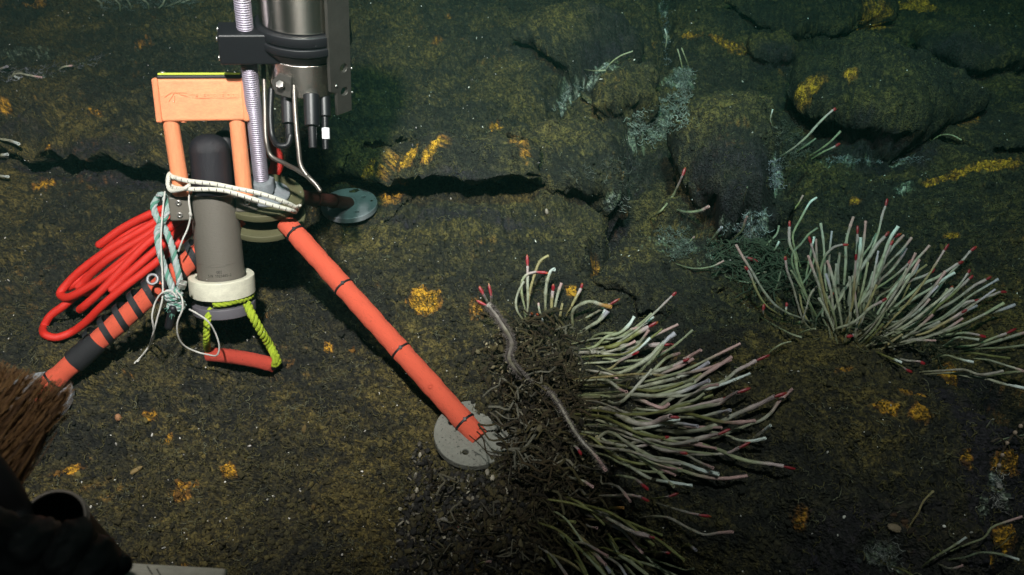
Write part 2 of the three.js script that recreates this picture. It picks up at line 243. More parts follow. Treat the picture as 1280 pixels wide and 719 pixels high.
olive(500, 530, 0.16, 0.1, 0, 0.5); olive(430, 640, 0.2, 0.06, 0.2, 0.4); olive(760, 400, 0.07, 0.08, 0, 0.5); olive(1000, 440, 0.14, 0.05, 0.2, 0.5); olive(100, 160, 0.3, 0.2, 0, 0.4); olive(350, 510, 0.2, 0.08, 0, 0.4); olive(90, 310, 0.2, 0.12, 0, 0.4); olive(520, 440, 0.12, 0.08, 0, 0.35); olive(1030, 240, 0.2, 0.05, 0, 0.3);
const COL = { dark: [0.0095, 0.0105, 0.0070], grey: [0.0255, 0.0248, 0.0130], olive: [0.082, 0.066, 0.0185], moss: [0.049, 0.042, 0.0135], yellow: [0.40, 0.22, 0.016], orange: [0.17, 0.075, 0.012], mat: [0.30, 0.35, 0.34], matg: [0.085, 0.12, 0.085], glass: [0.0100, 0.0085, 0.0165] };
const cOut = [0, 0, 0];
const mixTo = (c, f) => { for (let i = 0; i < 3; i++) cOut[i] += (c[i] - cOut[i]) * f; };
function rockColor(x, y, z) {
  const zy = z - 1.25 * y, n1 = fbm(x * 1.7 + 5, zy * 1.7, 3), n2 = N2(x * 7, zy * 8), n3 = N2(x * 19 + 8, zy * 23), n4 = N2(x * 52, zy * 60), n5 = N2(x * 120, zy * 140);
  const grain = 0.5 * n3 + 0.55 * n4 + 0.42 * n5;
  cOut[0] = COL.dark[0]; cOut[1] = COL.dark[1]; cOut[2] = COL.dark[2];
  mixTo(COL.grey, smoothstep(0.5 * n2 + grain, -0.4, 0.7));
  mixTo(COL.moss, 0.75 * smoothstep(n1 * 1.2 + 0.35 * n2 + 0.55 * grain, -0.4, 0.55));
  let ol = n1 * 0.9 + 0.45 * N2(x * 4.3 - 7, z * 5) + 0.55 * grain - 0.04, gl = 0, mt = 0, yl = 0, br = 0;
  for (const s of SPOTS) {
    const ax = x - s.x, az = z - s.z;
    if (ax > s.R || ax < -s.R || az > s.R || az < -s.R) continue;
    const d = Math.hypot((ax * s.c - az * s.s) / s.rx, (ax * s.s + az * s.c) / s.rz, (y - s.y) / (0.5 * (s.rx + s.rz) + 0.01)), k = 1.5 - d;
    if (k <= 0) continue;
    if (s.kind === 0) yl = Math.max(yl, s.hard * smoothstep(k, 0, 0.9)); else if (s.kind === 1) mt = Math.max(mt, s.hard * smoothstep(k, 0, 1.1)); else if (s.kind === 2) gl = Math.max(gl, s.hard * smoothstep(k, 0, 0.8)); else if (s.kind === 3) ol += s.hard * 0.8 * smoothstep(k, 0, 1.2); else br = Math.max(br, s.hard * smoothstep(k, 0, 0.8));
  }
  ol -= br * 0.8 + gl * 0.5;
  mixTo(COL.olive, 0.85 * smoothstep(ol, 0.06, 0.72));
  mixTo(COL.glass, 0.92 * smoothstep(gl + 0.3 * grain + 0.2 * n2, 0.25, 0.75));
  const rust = N2(x * 2.6 + 31, z * 3.1 - 4) + 0.5 * n3 + 0.35 * n4; mixTo(COL.orange, 0.5 * smoothstep(rust, 1.0, 1.5));
  if (mt > 0) { const f = mt + 0.3 * (n4 * 0.7 + n5 * 0.7 + n3 * 0.5); mixTo(COL.matg, smoothstep(f, 0.2, 0.5)); mixTo(COL.mat, 0.85 * smoothstep(f, 0.42, 0.72)); }
  if (yl > 0) { const f = yl + 0.3 * (n3 * 0.5 + n4 * 0.7 + n5 * 0.45); mixTo(COL.orange, 0.85 * smoothstep(f, 0.22, 0.45)); mixTo(COL.yellow, smoothstep(f, 0.4, 0.68)); }
  const g = 1 + 0.28 * n5 + 0.2 * n4; cOut[0] *= g; cOut[1] *= g; cOut[2] *= g;
  return cOut;
}
const floorGeo = sheet(1024, 640, true);
{
  const p = floorGeo.attributes.position.array, c = new Float32Array(p.length);
  for (let i = 0; i < p.length; i += 3) { rockColor(p[i], p[i + 1], p[i + 2]); c[i] = cOut[0]; c[i + 1] = cOut[1]; c[i + 2] = cOut[2]; }
  floorGeo.setAttribute('color', new THREE.BufferAttribute(c, 3)); floorGeo.computeVertexNormals();
}
const crust = (() => {   // fine grain of crust and silt, one tile is 0.6 m
  const a = tileNoise(24, 21), b = tileNoise(70, 22), c = tileNoise(160, 23), d = tileNoise(320, 24), r = rng(5), h = new Float32Array(1024 * 1024);
  const col = texture(1024, (u, v, o) => {
    const n = 0.5 * a(u * 24, v * 24) + 0.7 * b(u * 70, v * 70) + 0.7 * c(u * 160, v * 160) + 0.5 * d(u * 320, v * 320), q = smoothstep(n, -0.5, 0.75), fleck = r() > 0.9985 ? 0.4 : 0;
    o[0] = 0.13 + 0.71 * q + fleck; o[1] = 0.14 + 0.68 * q + fleck; o[2] = 0.15 + 0.56 * q + fleck;
  });
  const bump = texture(1024, (u, v, o) => { const n = 0.5 + 0.2 * a(u * 24, v * 24) + 0.26 * b(u * 70, v * 70) + 0.24 * c(u * 160, v * 160) + 0.14 * d(u * 320, v * 320); o[0] = o[1] = o[2] = n; });
  return { col: clone(col, 1 / 0.6, 1 / 0.6), bump: clone(bump, 1 / 0.6, 1 / 0.6) };
})();
const seafloor = part('seafloor', floorGeo, std({ vertexColors: true, map: crust.col, bumpMap: crust.bump, bumpScale: 0.008, roughness: 0.85, color: rgb(2.15, 2.1, 2.1) }));
tag(seafloor, null, null, null, 'structure');

// ------------------------------------------------------------------ flood lamps (out of the frame)
RectAreaLightUniformsLib.init();
for (const L of LAMPS) {
  const a = V3(...L.at), d = V3(...L.to).sub(a).normalize(), o = thing('flood_lamp', L.label, 'lamp', a.clone(), 'flood lamps carried by the vehicle');
  part('lamp_housing', ring(a.clone().addScaledVector(d, -0.1), a.clone().addScaledVector(d, 0.03), 0.062, 0.078, 40), std({ color: rgb(0.03, 0.03, 0.035), metalness: 0.6, roughness: 0.45 }), o);
  part('back_plate', rod(a.clone().addScaledVector(d, -0.125), a.clone().addScaledVector(d, -0.1), 0.075, 0.078, 36), std({ color: rgb(0.03, 0.03, 0.035), metalness: 0.6, roughness: 0.45 }), o);
  part('lamp_lens', rod(a.clone().addScaledVector(d, -0.03), a.clone().addScaledVector(d, -0.012), 0.06, 0.06, 36), std({ color: rgb(0.8, 0.8, 0.8), emissive: rgb(...L.color), emissiveIntensity: 6 * Math.sqrt(L.power / 10) }), o);
}

// ------------------------------------------------------------------ tripod stand
const M = {
  foam: std({ color: rgb(0.82, 0.125, 0.062), roughness: 0.8, map: clone(scuffTex, 2, 2), bumpMap: clone(grainTex, 6, 6), bumpScale: 0.0012 }),
  foamDeep: std({ color: rgb(0.75, 0.085, 0.05), roughness: 0.85, map: clone(scuffTex, 1, 1), bumpMap: clone(grainTex, 5, 5), bumpScale: 0.0016 }),
  black: std({ color: rgb(0.007, 0.0065, 0.009), roughness: 0.5 }),
  tape: std({ color: rgb(0.013, 0.013, 0.016), roughness: 0.55, bumpMap: clone(grainTex, 4, 4), bumpScale: 0.0008 }),
  zinc: std({ color: rgb(0.30, 0.33, 0.36), roughness: 0.62, metalness: 0.25, map: clone(wearTex, 1.5, 1.5), bumpMap: clone(grainTex, 3, 3), bumpScale: 0.0006 }),
  dullzinc: std({ color: rgb(0.21, 0.215, 0.19), roughness: 0.8, map: clone(blotchTex, 6, 6), bumpMap: clone(grainTex, 3, 3), bumpScale: 0.001 }),
  thread: std({ color: rgb(0.30, 0.27, 0.33), roughness: 0.5, metalness: 0.4 }),
  olive: std({ color: rgb(0.105, 0.103, 0.05), roughness: 0.7, map: clone(wearTex, 2, 2) }),
  rust: std({ color: rgb(0.12, 0.022, 0.014), roughness: 0.75, map: clone(wearTex, 3, 2), bumpMap: clone(grainTex, 3, 3), bumpScale: 0.001 }),
  steel: phys({ color: rgb(0.72, 0.67, 0.6), roughness: 0.26, metalness: 1, anisotropy: 0.85, anisotropyRotation: Math.PI / 2, bumpMap: clone(grainTex, 0.6, 40), bumpScale: 0.00012 }),
  plate: std({ color: rgb(0.085, 0.08, 0.072), roughness: 0.5, metalness: 0.6, map: clone(wearTex, 2, 2) }),
  bright: std({ color: rgb(0.62, 0.6, 0.57), roughness: 0.3, metalness: 0.9 }),
};
const HUB = onPlane(328, 240, 0.305), RODX = HUB.x, RODZ = HUB.z;
const FEET = [hit(592, 552), hit(44, 506), onPlane(437, 259, 0.02)];
// the rod, its nut and what is clamped to it lean about seven degrees
const leaning = new THREE.Matrix4().makeTranslation(HUB.x, HUB.y, HUB.z).multiply(new THREE.Matrix4().makeRotationZ(-rad(5.3))).multiply(new THREE.Matrix4().makeTranslation(-HUB.x, -HUB.y, -HUB.z));
const lean = (g) => (Array.isArray(g) ? g.map((q) => q.applyMatrix4(leaning)) : g.applyMatrix4(leaning));
const tripod = thing('tripod_stand', 'steel tripod with orange foam sleeved legs and round grey feet standing on the lava', 'tripod', V3(HUB.x, 0, HUB.z));
{
  // hub: two olive discs on a spacer, grey washer, hex nut and a tall threaded rod
  part('hub_plate', lean([rod(V3(HUB.x, 0.285, HUB.z), V3(HUB.x, 0.3, HUB.z), 0.08, 0.08, 56, 0.002), rod(V3(HUB.x, 0.238, HUB.z), V3(HUB.x, 0.252, HUB.z), 0.08, 0.08, 56, 0.002), rod(V3(HUB.x, 0.252, HUB.z), V3(HUB.x, 0.285, HUB.z), 0.03, 0.03, 24)]), M.olive, tripod);
  part('washer', lean(ring(V3(HUB.x + 0.008, 0.3005, HUB.z + 0.004), V3(HUB.x + 0.008, 0.308, HUB.z + 0.004), 0.0155, 0.046, 44)), M.zinc, tripod);
  part('nut', lean(rod(V3(HUB.x, 0.3085, HUB.z), V3(HUB.x, 0.334, HUB.z), 0.027, 0.026, 6, 0.003)), M.zinc, tripod);
  const pts = [[0.0001, 0]]; const top = 1.05, pitch = 0.0042; let y = 0.012;
  for (; y < top - 0.25; y += pitch) pts.push([0.0128, y], [0.0146, y + pitch * 0.32], [0.0146, y + pitch * 0.5], [0.0128, y + pitch * 0.82]);
  pts.push([0.0001, y]);
  const tr = new THREE.LatheGeometry(pts.map(([a, b]) => new THREE.Vector2(a, b)), 18); tr.translate(HUB.x, 0.31, HUB.z);
  part('threaded_rod', lean(tr), M.thread, tripod);
  FEET.forEach((f, i) => {
    const dir = V3(f.x - HUB.x, 0, f.z - HUB.z).normalize(), yf = i === 2 ? 0.02 : groundY(f.x, f.z) + (i ? 0.004 : 0.014), base = V3(f.x, yf + 0.012, f.z), topP = V3(HUB.x, 0.268, HUB.z).addScaledVector(dir, 0.055), ax = base.clone().sub(topP).normalize();
    const tilt = [V3(0.05, 1, 0.12), V3(0, 1, 0.05), V3(0.02, 1, 0.02)][i].normalize();
    const foot = part('foot', (() => {
      const sh = new THREE.Shape(); sh.absarc(0, 0, 0.069, 0, Math.PI * 2);
      for (const [hx, hy] of [[0.042, -0.012], [-0.03, 0.034], [-0.028, -0.034]]) { const p = new THREE.Path(); p.absarc(hx, hy, 0.0075, 0, Math.PI * 2, true); sh.holes.push(p); }
      const g = new THREE.ExtrudeGeometry(sh, { depth: 0.011, bevelEnabled: true, bevelThickness: 0.002, bevelSize: 0.002, bevelSegments: 2, curveSegments: 40 });
      g.rotateX(-Math.PI / 2); g.rotateY(i * 1.3 + 0.4); g.applyQuaternion(new THREE.Quaternion().setFromUnitVectors(UPV, tilt)); g.translate(f.x, yf, f.z); return g;
    })(), i === 0 ? M.dullzinc : M.zinc, tripod);
    if (i === 2) part('foot_socket', rod(base.clone().addScaledVector(ax, 0.008), base.clone().addScaledVector(ax, -0.004), 0.0195, 0.0175, 24), i === 0 ? M.dullzinc : M.zinc, foot, false);
    const L = topP.distanceTo(base);
    if (i === 2) {
      const leg = part('leg', rod(topP, base, 0.0155, 0.0155, 24), M.rust, tripod); leg.userData.label = 'bare rust brown rear leg';
      for (const t of [0.45, 0.72]) part('collar', ring(topP.clone().lerp(base, t), topP.clone().lerp(base, t + 0.03), 0.0155, 0.018, 24), M.rust, leg);
      return;
    }
    const a = topP.clone().lerp(base, i === 0 ? 0.02 : 0.0), b = base.clone().addScaledVector(ax, 0.002);
    const n = 40, prof = [[0.0001, 0], [0.0155, 0.0005]];
    for (let k = 0; k <= n; k++) prof.push([0.0192 + 0.0007 * Math.sin(k * 2.1 + i) + 0.0004 * Math.sin(k * 5.3), 0.001 + (L + (i ? -0.006 : 0.004)) * k / n]);
    prof.push([0.0165, prof.at(-1)[1] + 0.0005], [0.0001, prof.at(-1)[1] + 0.0005]);
    const sleeve = orient(new THREE.LatheGeometry(prof.map(([x, yy]) => new THREE.Vector2(x, yy)), 28), a, b, 1.2);
    const leg = part('leg', sleeve, M.foam, tripod); leg.userData.label = i === 0 ? 'front leg in orange foam with four thin black ties' : 'left leg in orange foam wrapped with black tape';
    const ties = i === 0 ? [0.06, 0.33, 0.635, 0.955] : [0.9];
    for (const t of ties) {
      const c = a.clone().lerp(b, t), r = ring(c.clone().addScaledVector(ax, -0.0022), c.clone().addScaledVector(ax, 0.0022), 0.0185, 0.0213, 28, 0.0006);
      const side = V3(0.35, 0.6, 0.7).projectOnPlane(ax).normalize(), head = new RoundedBoxGeometry(0.006, 0.007, 0.004, 2, 0.001); head.applyQuaternion(new THREE.Quaternion().setFromUnitVectors(V3(0, 0, 1), side)); const hp = c.clone().addScaledVector(side, 0.0215); head.translate(hp.x, hp.y, hp.z);
      part('cable_tie', mergeGeometries([r.toNonIndexed(), head.index ? head.toNonIndexed() : head]), M.black, leg);
    }
    if (i === 0) {   // a nick torn in the foam
      const c = a.clone().lerp(b, 0.8), side = V3(-0.25, 0.75, 0.6).projectOnPlane(ax).normalize(), acr = ax.clone().cross(side);
      for (const s of [-1, 1]) part('torn_flap', cappedTube([-1, -0.3, 0.3, 1].map((t) => c.clone().addScaledVector(side, 0.0195 + 0.0008 * (1 - t * t)).addScaledVector(acr, t * 0.005).addScaledVector(ax, s * (0.0028 * (1 - t * t)))), 0.0009, 16, 6), M.foam, leg);
    } else {
      // black tape: a wide band, then a spiral up the leg that also binds the cable
      const at2 = (t) => a.clone().lerp(b, t);
      const wide = orient(new THREE.LatheGeometry([[0.019, 0], [0.0218, 0.001], [0.0222, 0.018], [0.0228, 0.019], [0.0226, 0.036], [0.0234, 0.037], [0.023, 0.058], [0.019, 0.06]].map(([x, yy]) => new THREE.Vector2(x, yy)), 28), at2(0.69), at2(0.82)); part('tape_band', wide, M.tape, leg);
      const u = V3(0, 1, 0).projectOnPlane(ax).normalize(), w = ax.clone().cross(u), turns = 9.5, pos = [], uvs = [], idx = [], S = 260;
      for (let k = 0; k <= S; k++) { const t = k / S, ang = t * turns * 2 * Math.PI, up = Math.max(0, Math.cos(ang - 0.9)) * 0.01; for (const e of [-1, 1]) { const c = at2(0.7 - t * 0.66 + e * 0.012), rr = 0.0212 + up; const p = c.addScaledVector(u, Math.cos(ang) * rr).addScaledVector(w, Math.sin(ang) * rr); pos.push(p.x, p.y, p.z); uvs.push(t * 20, (e + 1) / 2); } if (k) { const q = k * 2; idx.push(q - 2, q - 1, q, q - 1, q + 1, q); } }
      const g = new THREE.BufferGeometry(); g.setAttribute('position', new THREE.Float32BufferAttribute(pos, 3)); g.setAttribute('uv', new THREE.Float32BufferAttribute(uvs, 2)); g.setIndex(idx); g.computeVertexNormals();
      const inner = g.clone(), pp = inner.attributes.position; // thickness
      part('spiral_tape', g, new THREE.MeshStandardMaterial({ color: rgb(0.013, 0.013, 0.016), roughness: 0.5, side: THREE.DoubleSide, bumpMap: clone(grainTex, 1, 1), bumpScale: 0.0005 }), leg);
    }
  });
}

// ------------------------------------------------------------------ steel instrument housing clamped on the rod
const HX = HUB.x + 0.09, HZ = HUB.z - 0.045, hy = (py) => heightAt(HX, HZ + 0.075, py), HR = 0.078;
const housing = thing('instrument_housing', 'brushed steel instrument housing with black band, clamped beside the threaded rod', 'instrument', V3(HX, hy(123), HZ));
{
  const y0 = hy(121), y1 = hy(78), y2 = hy(64), y3 = hy(38), yt = hy(38) + 0.32, A = (y) => V3(HX, y, HZ);
  part('lower_can', lean(rod(A(y0), A(y1), 0.066, 0.068, 64, 0.003)), M.steel, housing);
  part('cone_band', lean(rod(A(y1 + 0.0005), A(y2), 0.069, 0.082, 64, 0.002)), M.black, housing);
  part('clamp_band', lean([rod(A(y2 + 0.0005), A(lerp(y2, y3, 0.42)), 0.086, 0.086, 64, 0.002), rod(A(lerp(y2, y3, 0.44)), A(y3), 0.084, 0.084, 64, 0.003)]), M.black, housing);
  part('upper_can', lean(rod(A(y3 + 0.0005), A(yt), HR - 0.003, HR - 0.003, 64, 0.003)), M.steel, housing);
  // clamp block gripping the rod
  const rd = V3(RODX - HX, 0, RODZ - HZ).normalize(), yb = heightAt(RODX, RODZ + 0.03, 62), ang = Math.atan2(rd.x, rd.z), mid = V3(HX, yb, HZ).addScaledVector(rd, 0.094);
  const bl = new RoundedBoxGeometry(0.062, 0.054, 0.105, 3, 0.004); bl.rotateY(ang - 0.22); bl.translate(mid.x, mid.y, mid.z);
  const block = part('clamp_block', lean(bl), M.black, housing);
  const face = V3(Math.sin(ang - 0.22), 0, Math.cos(ang - 0.22)), sideV = V3(face.z, 0, -face.x);
  for (const sx of [-1, 1]) for (const sy of [-1, 1]) {
    const c = mid.clone().addScaledVector(face, 0.0525).addScaledVector(sideV, sx * 0.021); c.y += sy * 0.017;
    part('screw', lean(ring(c, c.clone().addScaledVector(face, 0.0022), 0.0022, 0.0046, 16, 0.0005)), M.bright, block);
  }
  // flat bracket plate along the right side, with two holes
  const sh = new THREE.Shape(), yb0 = hy(140) - y0, W = 0.046, top = yt - y0;
  sh.moveTo(0.014, yb0); sh.lineTo(W, yb0); sh.lineTo(W, top); sh.lineTo(0, top); sh.lineTo(0, hy(108) - y0); sh.lineTo(0.014, hy(112) - y0); sh.closePath();
  for (const py of [83, 113]) { const p = new THREE.Path(); p.absarc(W * 0.66, hy(py) - y0, 0.0085, 0, Math.PI * 2, true); sh.holes.push(p); }
  const pg = new THREE.ExtrudeGeometry(sh, { depth: 0.006, bevelEnabled: true, bevelThickness: 0.0008, bevelSize: 0.0008, bevelSegments: 1, curveSegments: 20 });
  pg.rotateY(0.85); pg.translate(HX + 0.052, y0, HZ + 0.062);
  const pl = part('bracket_plate', lean(pg), M.plate, housing);
  for (const [dx, py] of [[0.062, 102], [0.098, 86], [0.098, 117]]) { const p = V3(HX + 0.052 + (dx - 0.05) * 0.66 + 0.0055, hy(py), HZ + 0.062 - (dx - 0.05) * 0.75 + 0.0055); part('rivet', lean(new THREE.SphereGeometry(0.0022, 8, 6).translate(p.x, p.y, p.z)), M.bright, pl); }
  // bail of bent steel rod with its lugs
  const dB = depthOf(V3(HX - 0.02, y0, HZ + 0.075)), q = (x, yy, d = 0) => at(x, yy, dB + d);
  part('bail', [cappedTube([q(329, 78, 0.03), q(331, 130, 0.03), q(333, 178, 0.03), q(338, 194, 0.035), q(355, 204, 0.03), q(372, 213, 0.01), q(386, 222), q(395, 231), q(400, 238)], 0.0042, 90, 10), cappedTube([q(367, 96), q(369, 140), q(373, 185), q(376, 207, 0.002), q(384, 220, 0.002), q(396, 232, 0.006)], 0.0045, 70, 10)], std({ color: rgb(0.16, 0.145, 0.13), metalness: 0.8, roughness: 0.42 }), housing);
  const lug = part('lug', (() => { const s = new THREE.Shape(); s.moveTo(-0.014, -0.016); s.lineTo(0.014, -0.02); s.lineTo(0.016, 0.016); s.lineTo(-0.006, 0.02); s.lineTo(-0.022, 0.004); s.closePath(); const g = new THREE.ExtrudeGeometry(s, { depth: 0.01, bevelEnabled: true, bevelThickness: 0.001, bevelSize: 0.001, bevelSegments: 1 }); g.rotateX(-0.3); g.rotateY(-0.25); const p = q(357, 106, 0.004); return g.translate(p.x, p.y, p.z); })(), M.plate, housing);
  { const p = q(351, 107, -0.012), p2 = q(349, 105, -0.02); part('bolt_head', rod(p, p2, 0.008, 0.0075, 6, 0.001), M.bright, lug); }
  // connectors and leads under the can
  const cable = std({ color: rgb(0.006, 0.006, 0.008), roughness: 0.45 }), c0 = depthOf(A(y0));
  const con = (x, ya, yb2, yc, ox, r) => { const p0 = at(x, ya, c0 + ox), p1 = at(x + 1, yb2, c0 + ox), p2 = at(x + 2, yc, c0 + ox + 0.004); const k = part('connector', [rod(p0, p1, r, r * 0.95, 20), rod(p1, p2, r * 0.55, r * 0.5, 16)], cable, housing); return k; };
  con(360, 116, 155, 178, -0.03, 0.0135); con(389, 118, 158, 185, -0.045, 0.0145); const k3 = con(405, 116, 146, 187, -0.02, 0.0115);
  part('cable_label', ring(at(407, 160, c0 - 0.0195), at(407.4, 174, c0 - 0.018), 0.006, 0.0072, 18, 0.0005), std({ color: rgb(0.75, 0.75, 0.78) }), k3);
  part('lead', cappedTube([at(339, 112, c0 - 0.02), at(338, 150, c0 - 0.02), at(341, 172, c0 - 0.02), at(349, 182, c0 - 0.03), at(359, 181, c0 - 0.03), at(363, 170, c0 - 0.03)], 0.0058, 50, 10), cable, housing);
}

// ------------------------------------------------------------------ grey cylindrical connector with its orange handle
const cB = at(280, 379, 1.66), cT = at(253, 100, 1.53), cAx = cT.clone().sub(cB).normalize(), cL = cB.distanceTo(cT);
const along = (t) => cB.clone().addScaledVector(cAx, t * cL);
// the place on the connector's axis that falls on a row of the picture
const rowOn = (py) => { let a = -0.2, b = 1.2; for (let i = 0; i < 40; i++) { const m = (a + b) / 2, p = along(m), u = (p.y - 1.17) * CS - p.z * SN, row = 359.5 - FPX * u / depthOf(p); if (row > py) a = m; else b = m; } return along(a); };
const cRight = V3(0.955, 0.05, -0.30).projectOnPlane(cAx).normalize(), cFront = cRight.clone().cross(cAx).normalize();
const conn = thing('connector', 'grey cylindrical connector with black dome and orange bridge handle, tied to the tripod', 'connector', along(0.5));
{
  const grey = std({ color: rgb(0.135, 0.125, 0.105), roughness: 0.6, metalness: 0.1, bumpMap: clone(grainTex, 3, 3), bumpScale: 0.0004 });
  const canvas = document.createElement('canvas'); canvas.width = 1024; canvas.height = 512; const x = canvas.getContext('2d');
  x.fillStyle = '#fff'; x.fillRect(0, 0, 1024, 512);
  const r = rng(77);
  for (let i = 0; i < 2600; i++) { const v = 205 + r() * 50; x.fillStyle = `rgba(${v},${v},${v - 6},0.5)`; x.fillRect(r() * 1024, r() * 512, 1 + r() * 5, 1 + r() * 3); }
  for (let i = 0; i < 70; i++) { x.strokeStyle = `rgba(70,66,58,${0.15 + r() * 0.2})`; x.lineWidth = 0.6 + r(); const px = r() * 1024, py = 395 + r() * 22; x.beginPath(); x.moveTo(px, py); x.lineTo(px + 20 + r() * 60, py + r() * 6 - 3); x.stroke(); }
  x.fillStyle = 'rgba(40,38,34,0.8)'; x.font = 'bold 21px monospace'; x.textAlign = 'center'; x.fillText('ODI', 512, 452); x.fillText('S/N 1023465-2', 512, 476);
  const t = new THREE.CanvasTexture(canvas); t.colorSpace = THREE.SRGBColorSpace; t.wrapS = THREE.RepeatWrapping;
  grey.map = t;
  const top = rowOn(243), bot = rowOn(346), rB = 0.0445, L = top.distanceTo(bot);
  const bodyG = new THREE.CylinderGeometry(rB * 0.985, rB, L, 64, 1, true); bodyG.rotateY(Math.PI); bodyG.translate(0, L / 2, 0);
  const Bm = new THREE.Matrix4().makeBasis(cRight, cAx, cFront);
  bodyG.applyMatrix4(Bm).translate(bot.x, bot.y, bot.z);
  const body = part('body', bodyG, grey, conn);
  part('body_rim', ring(top.clone().addScaledVector(cAx, -0.0012), top.clone().addScaledVector(cAx, 0.003), 0.036, rB * 0.985 + 0.0006, 56, 0.0006), std({ color: rgb(0.16, 0.15, 0.13), roughness: 0.5, metalness: 0.2 }), body);
  const F = (rx, ay, fz, o = top) => o.clone().addScaledVector(cRight, rx).addScaledVector(cAx, ay).addScaledVector(cFront, fz);
  const box = (w, h, d, rr, c) => new RoundedBoxGeometry(w, h, d, 3, rr).applyMatrix4(Bm).translate(c.x, c.y, c.z);
  for (const s of [-1, 1]) {
    const ear = part('bracket', box(0.04, s < 0 ? 0.046 : 0.036, 0.03, 0.004, F(s * 0.059, s < 0 ? -0.02 : -0.014, 0.012)), std({ color: rgb(0.12, 0.11, 0.09), roughness: 0.55, metalness: 0.1 }), body);
    for (const dy of s < 0 ? [-0.008, -0.031] : [-0.013]) { const c = F(s * 0.061, dy, 0.027); part('bolt_head', ring(c, c.clone().addScaledVector(cFront, 0.004), 0.0018, 0.0052, 16, 0.0008), M.bright, ear); }
  }
  const dr = 0.037, y1 = top.distanceTo(rowOn(188)), dome = [[0.0001, -0.01], [dr, -0.01], [dr, y1 * 0.35], [dr - 0.0004, y1]];
  for (let k = 1; k <= 14; k++) { const a = k / 14 * Math.PI / 2; dome.push([Math.max(0.0001, (dr - 0.0004) * Math.cos(a) ** 0.85), y1 + dr * 0.82 * Math.sin(a)]); }
  const dg = new THREE.LatheGeometry(dome.map(([a, b]) => new THREE.Vector2(a, b)), 48); dg.applyMatrix4(Bm).translate(top.x, top.y, top.z);
  part('dome', dg, std({ color: rgb(0.016, 0.015, 0.02), roughness: 0.5, bumpMap: clone(grainTex, 3, 3), bumpScale: 0.0005 }), conn);
  part('rear_boot', (() => { const a = F(0.024, 0.02, -0.045), b = F(0.026, y1 + 0.005, -0.05); return cappedTube([a, a.clone().lerp(b, 0.5), b], 0.026, 20, 20); })(), M.black, conn);
  // orange bridge handle: thick panel with raised edge ribs on two posts
  const hm = std({ color: rgb(0.94, 0.33, 0.155), roughness: 0.55, map: clone(wearTex, 1, 1), bumpMap: clone(grainTex, 2, 2), bumpScale: 0.0005 });
  const hTop = top.distanceTo(rowOn(97)), hBot = top.distanceTo(rowOn(149)), hw = 0.156, hc = F(-0.002, (hTop + hBot) / 2, 0.022);
  const panel = part('handle_panel', box(hw, hTop - hBot, 0.03, 0.005, hc), hm, conn);
  for (const s of [-1, 1]) part('edge_rib', box(0.011, hTop - hBot + 0.003, 0.037, 0.004, hc.clone().addScaledVector(cRight, s * (hw / 2 - 0.003))), hm, panel);
  for (const s of [-1, 1]) { const a = F(s * 0.0555 + 0.002, s < 0 ? 0.004 : -0.002, 0.02), b = F(s * 0.0575 - 0.003, hBot + 0.006, 0.02); part('handle_post', [rod(a, b, 0.0152, 0.0142, 24, 0.002), rod(a.clone().addScaledVector(cAx, 0.0005), a.clone().addScaledVector(cAx, 0.014), 0.018, 0.0165, 24, 0.003)], hm, conn); }
  part('mould_stub', new THREE.SphereGeometry(0.0045, 10, 8).scale(1.3, 0.7, 0.8).applyMatrix4(Bm).translate(...hc.clone().addScaledVector(cRight, -0.035).addScaledVector(cAx, -(hTop - hBot) / 2).addScaledVector(cFront, 0.008).toArray()), hm, panel);
  const cap = part('handle_cap', box(hw - 0.012, 0.006, 0.026, 0.002, hc.clone().addScaledVector(cAx, (hTop - hBot) / 2 + 0.0032)), M.black, conn);
  part('yellow_strip', box(hw - 0.016, 0.0035, 0.02, 0.0012, hc.clone().addScaledVector(cAx, (hTop - hBot) / 2 + 0.0081)), std({ color: rgb(0.45, 0.55, 0.05) }), cap);
  for (const s of [-1, 1]) part('cap_screw', new THREE.SphereGeometry(0.0045, 12, 8).scale(1, 0.6, 1).applyMatrix4(Bm).translate(...hc.clone().addScaledVector(cAx, (hTop - hBot) / 2 + 0.0105).addScaledVector(cRight, s * 0.062).toArray()), M.bright, cap);
  // raised moulded lettering and star mark
  const font = await new FontLoader().loadAsync('fonts/droid/droid_sans_bold.typeface.json');
  const tg = new TextGeometry('TELEDYNE ODI', { font, size: 0.0085, depth: 0.0022, curveSegments: 3 }); tg.scale(1, 0.9, 1);
  tg.applyMatrix4(Bm).translate(...hc.clone().addScaledVector(cRight, -0.018).addScaledVector(cAx, 0.004).addScaledVector(cFront, 0.0147).toArray());
  part('lettering', tg, hm, panel);
  const star = [[-0.062, 0.006, -0.05, 0.014], [-0.05, 0.014, -0.024, 0.0135], [-0.043, 0.016, -0.056, -0.002], [-0.043, 0.014, -0.022, 0.006], [-0.045, 0.008, -0.047, -0.004]].map(([a, b, c, d]) => { const o = hc.clone().addScaledVector(cFront, 0.0152); return rod(o.clone().addScaledVector(cRight, a).addScaledVector(cAx, b), o.clone().addScaledVector(cRight, c).addScaledVector(cAx, d), 0.0009, 0.0009, 6); });
  part('star_mark', star, hm, panel);
  // white collar and grey collar
  const w0 = rowOn(366), w1 = rowOn(343.5);
  part('white_collar', ring(w0, w1, 0.0475, 0.0625, 64, 0.002), std({ color: rgb(0.74, 0.74, 0.60), roughness: 0.5, map: clone(wearTex, 1, 1) }), conn);
  part('inner_sleeve', rod(rowOn(388), rowOn(344), 0.039, 0.041, 48), std({ color: rgb(0.03, 0.03, 0.03), roughness: 0.6 }), conn);
  part('grey_collar', ring(rowOn(388.5), rowOn(376), 0.0395, 0.0605, 64, 0.002), std({ color: rgb(0.11, 0.105, 0.12), roughness: 0.5 }), conn);
}

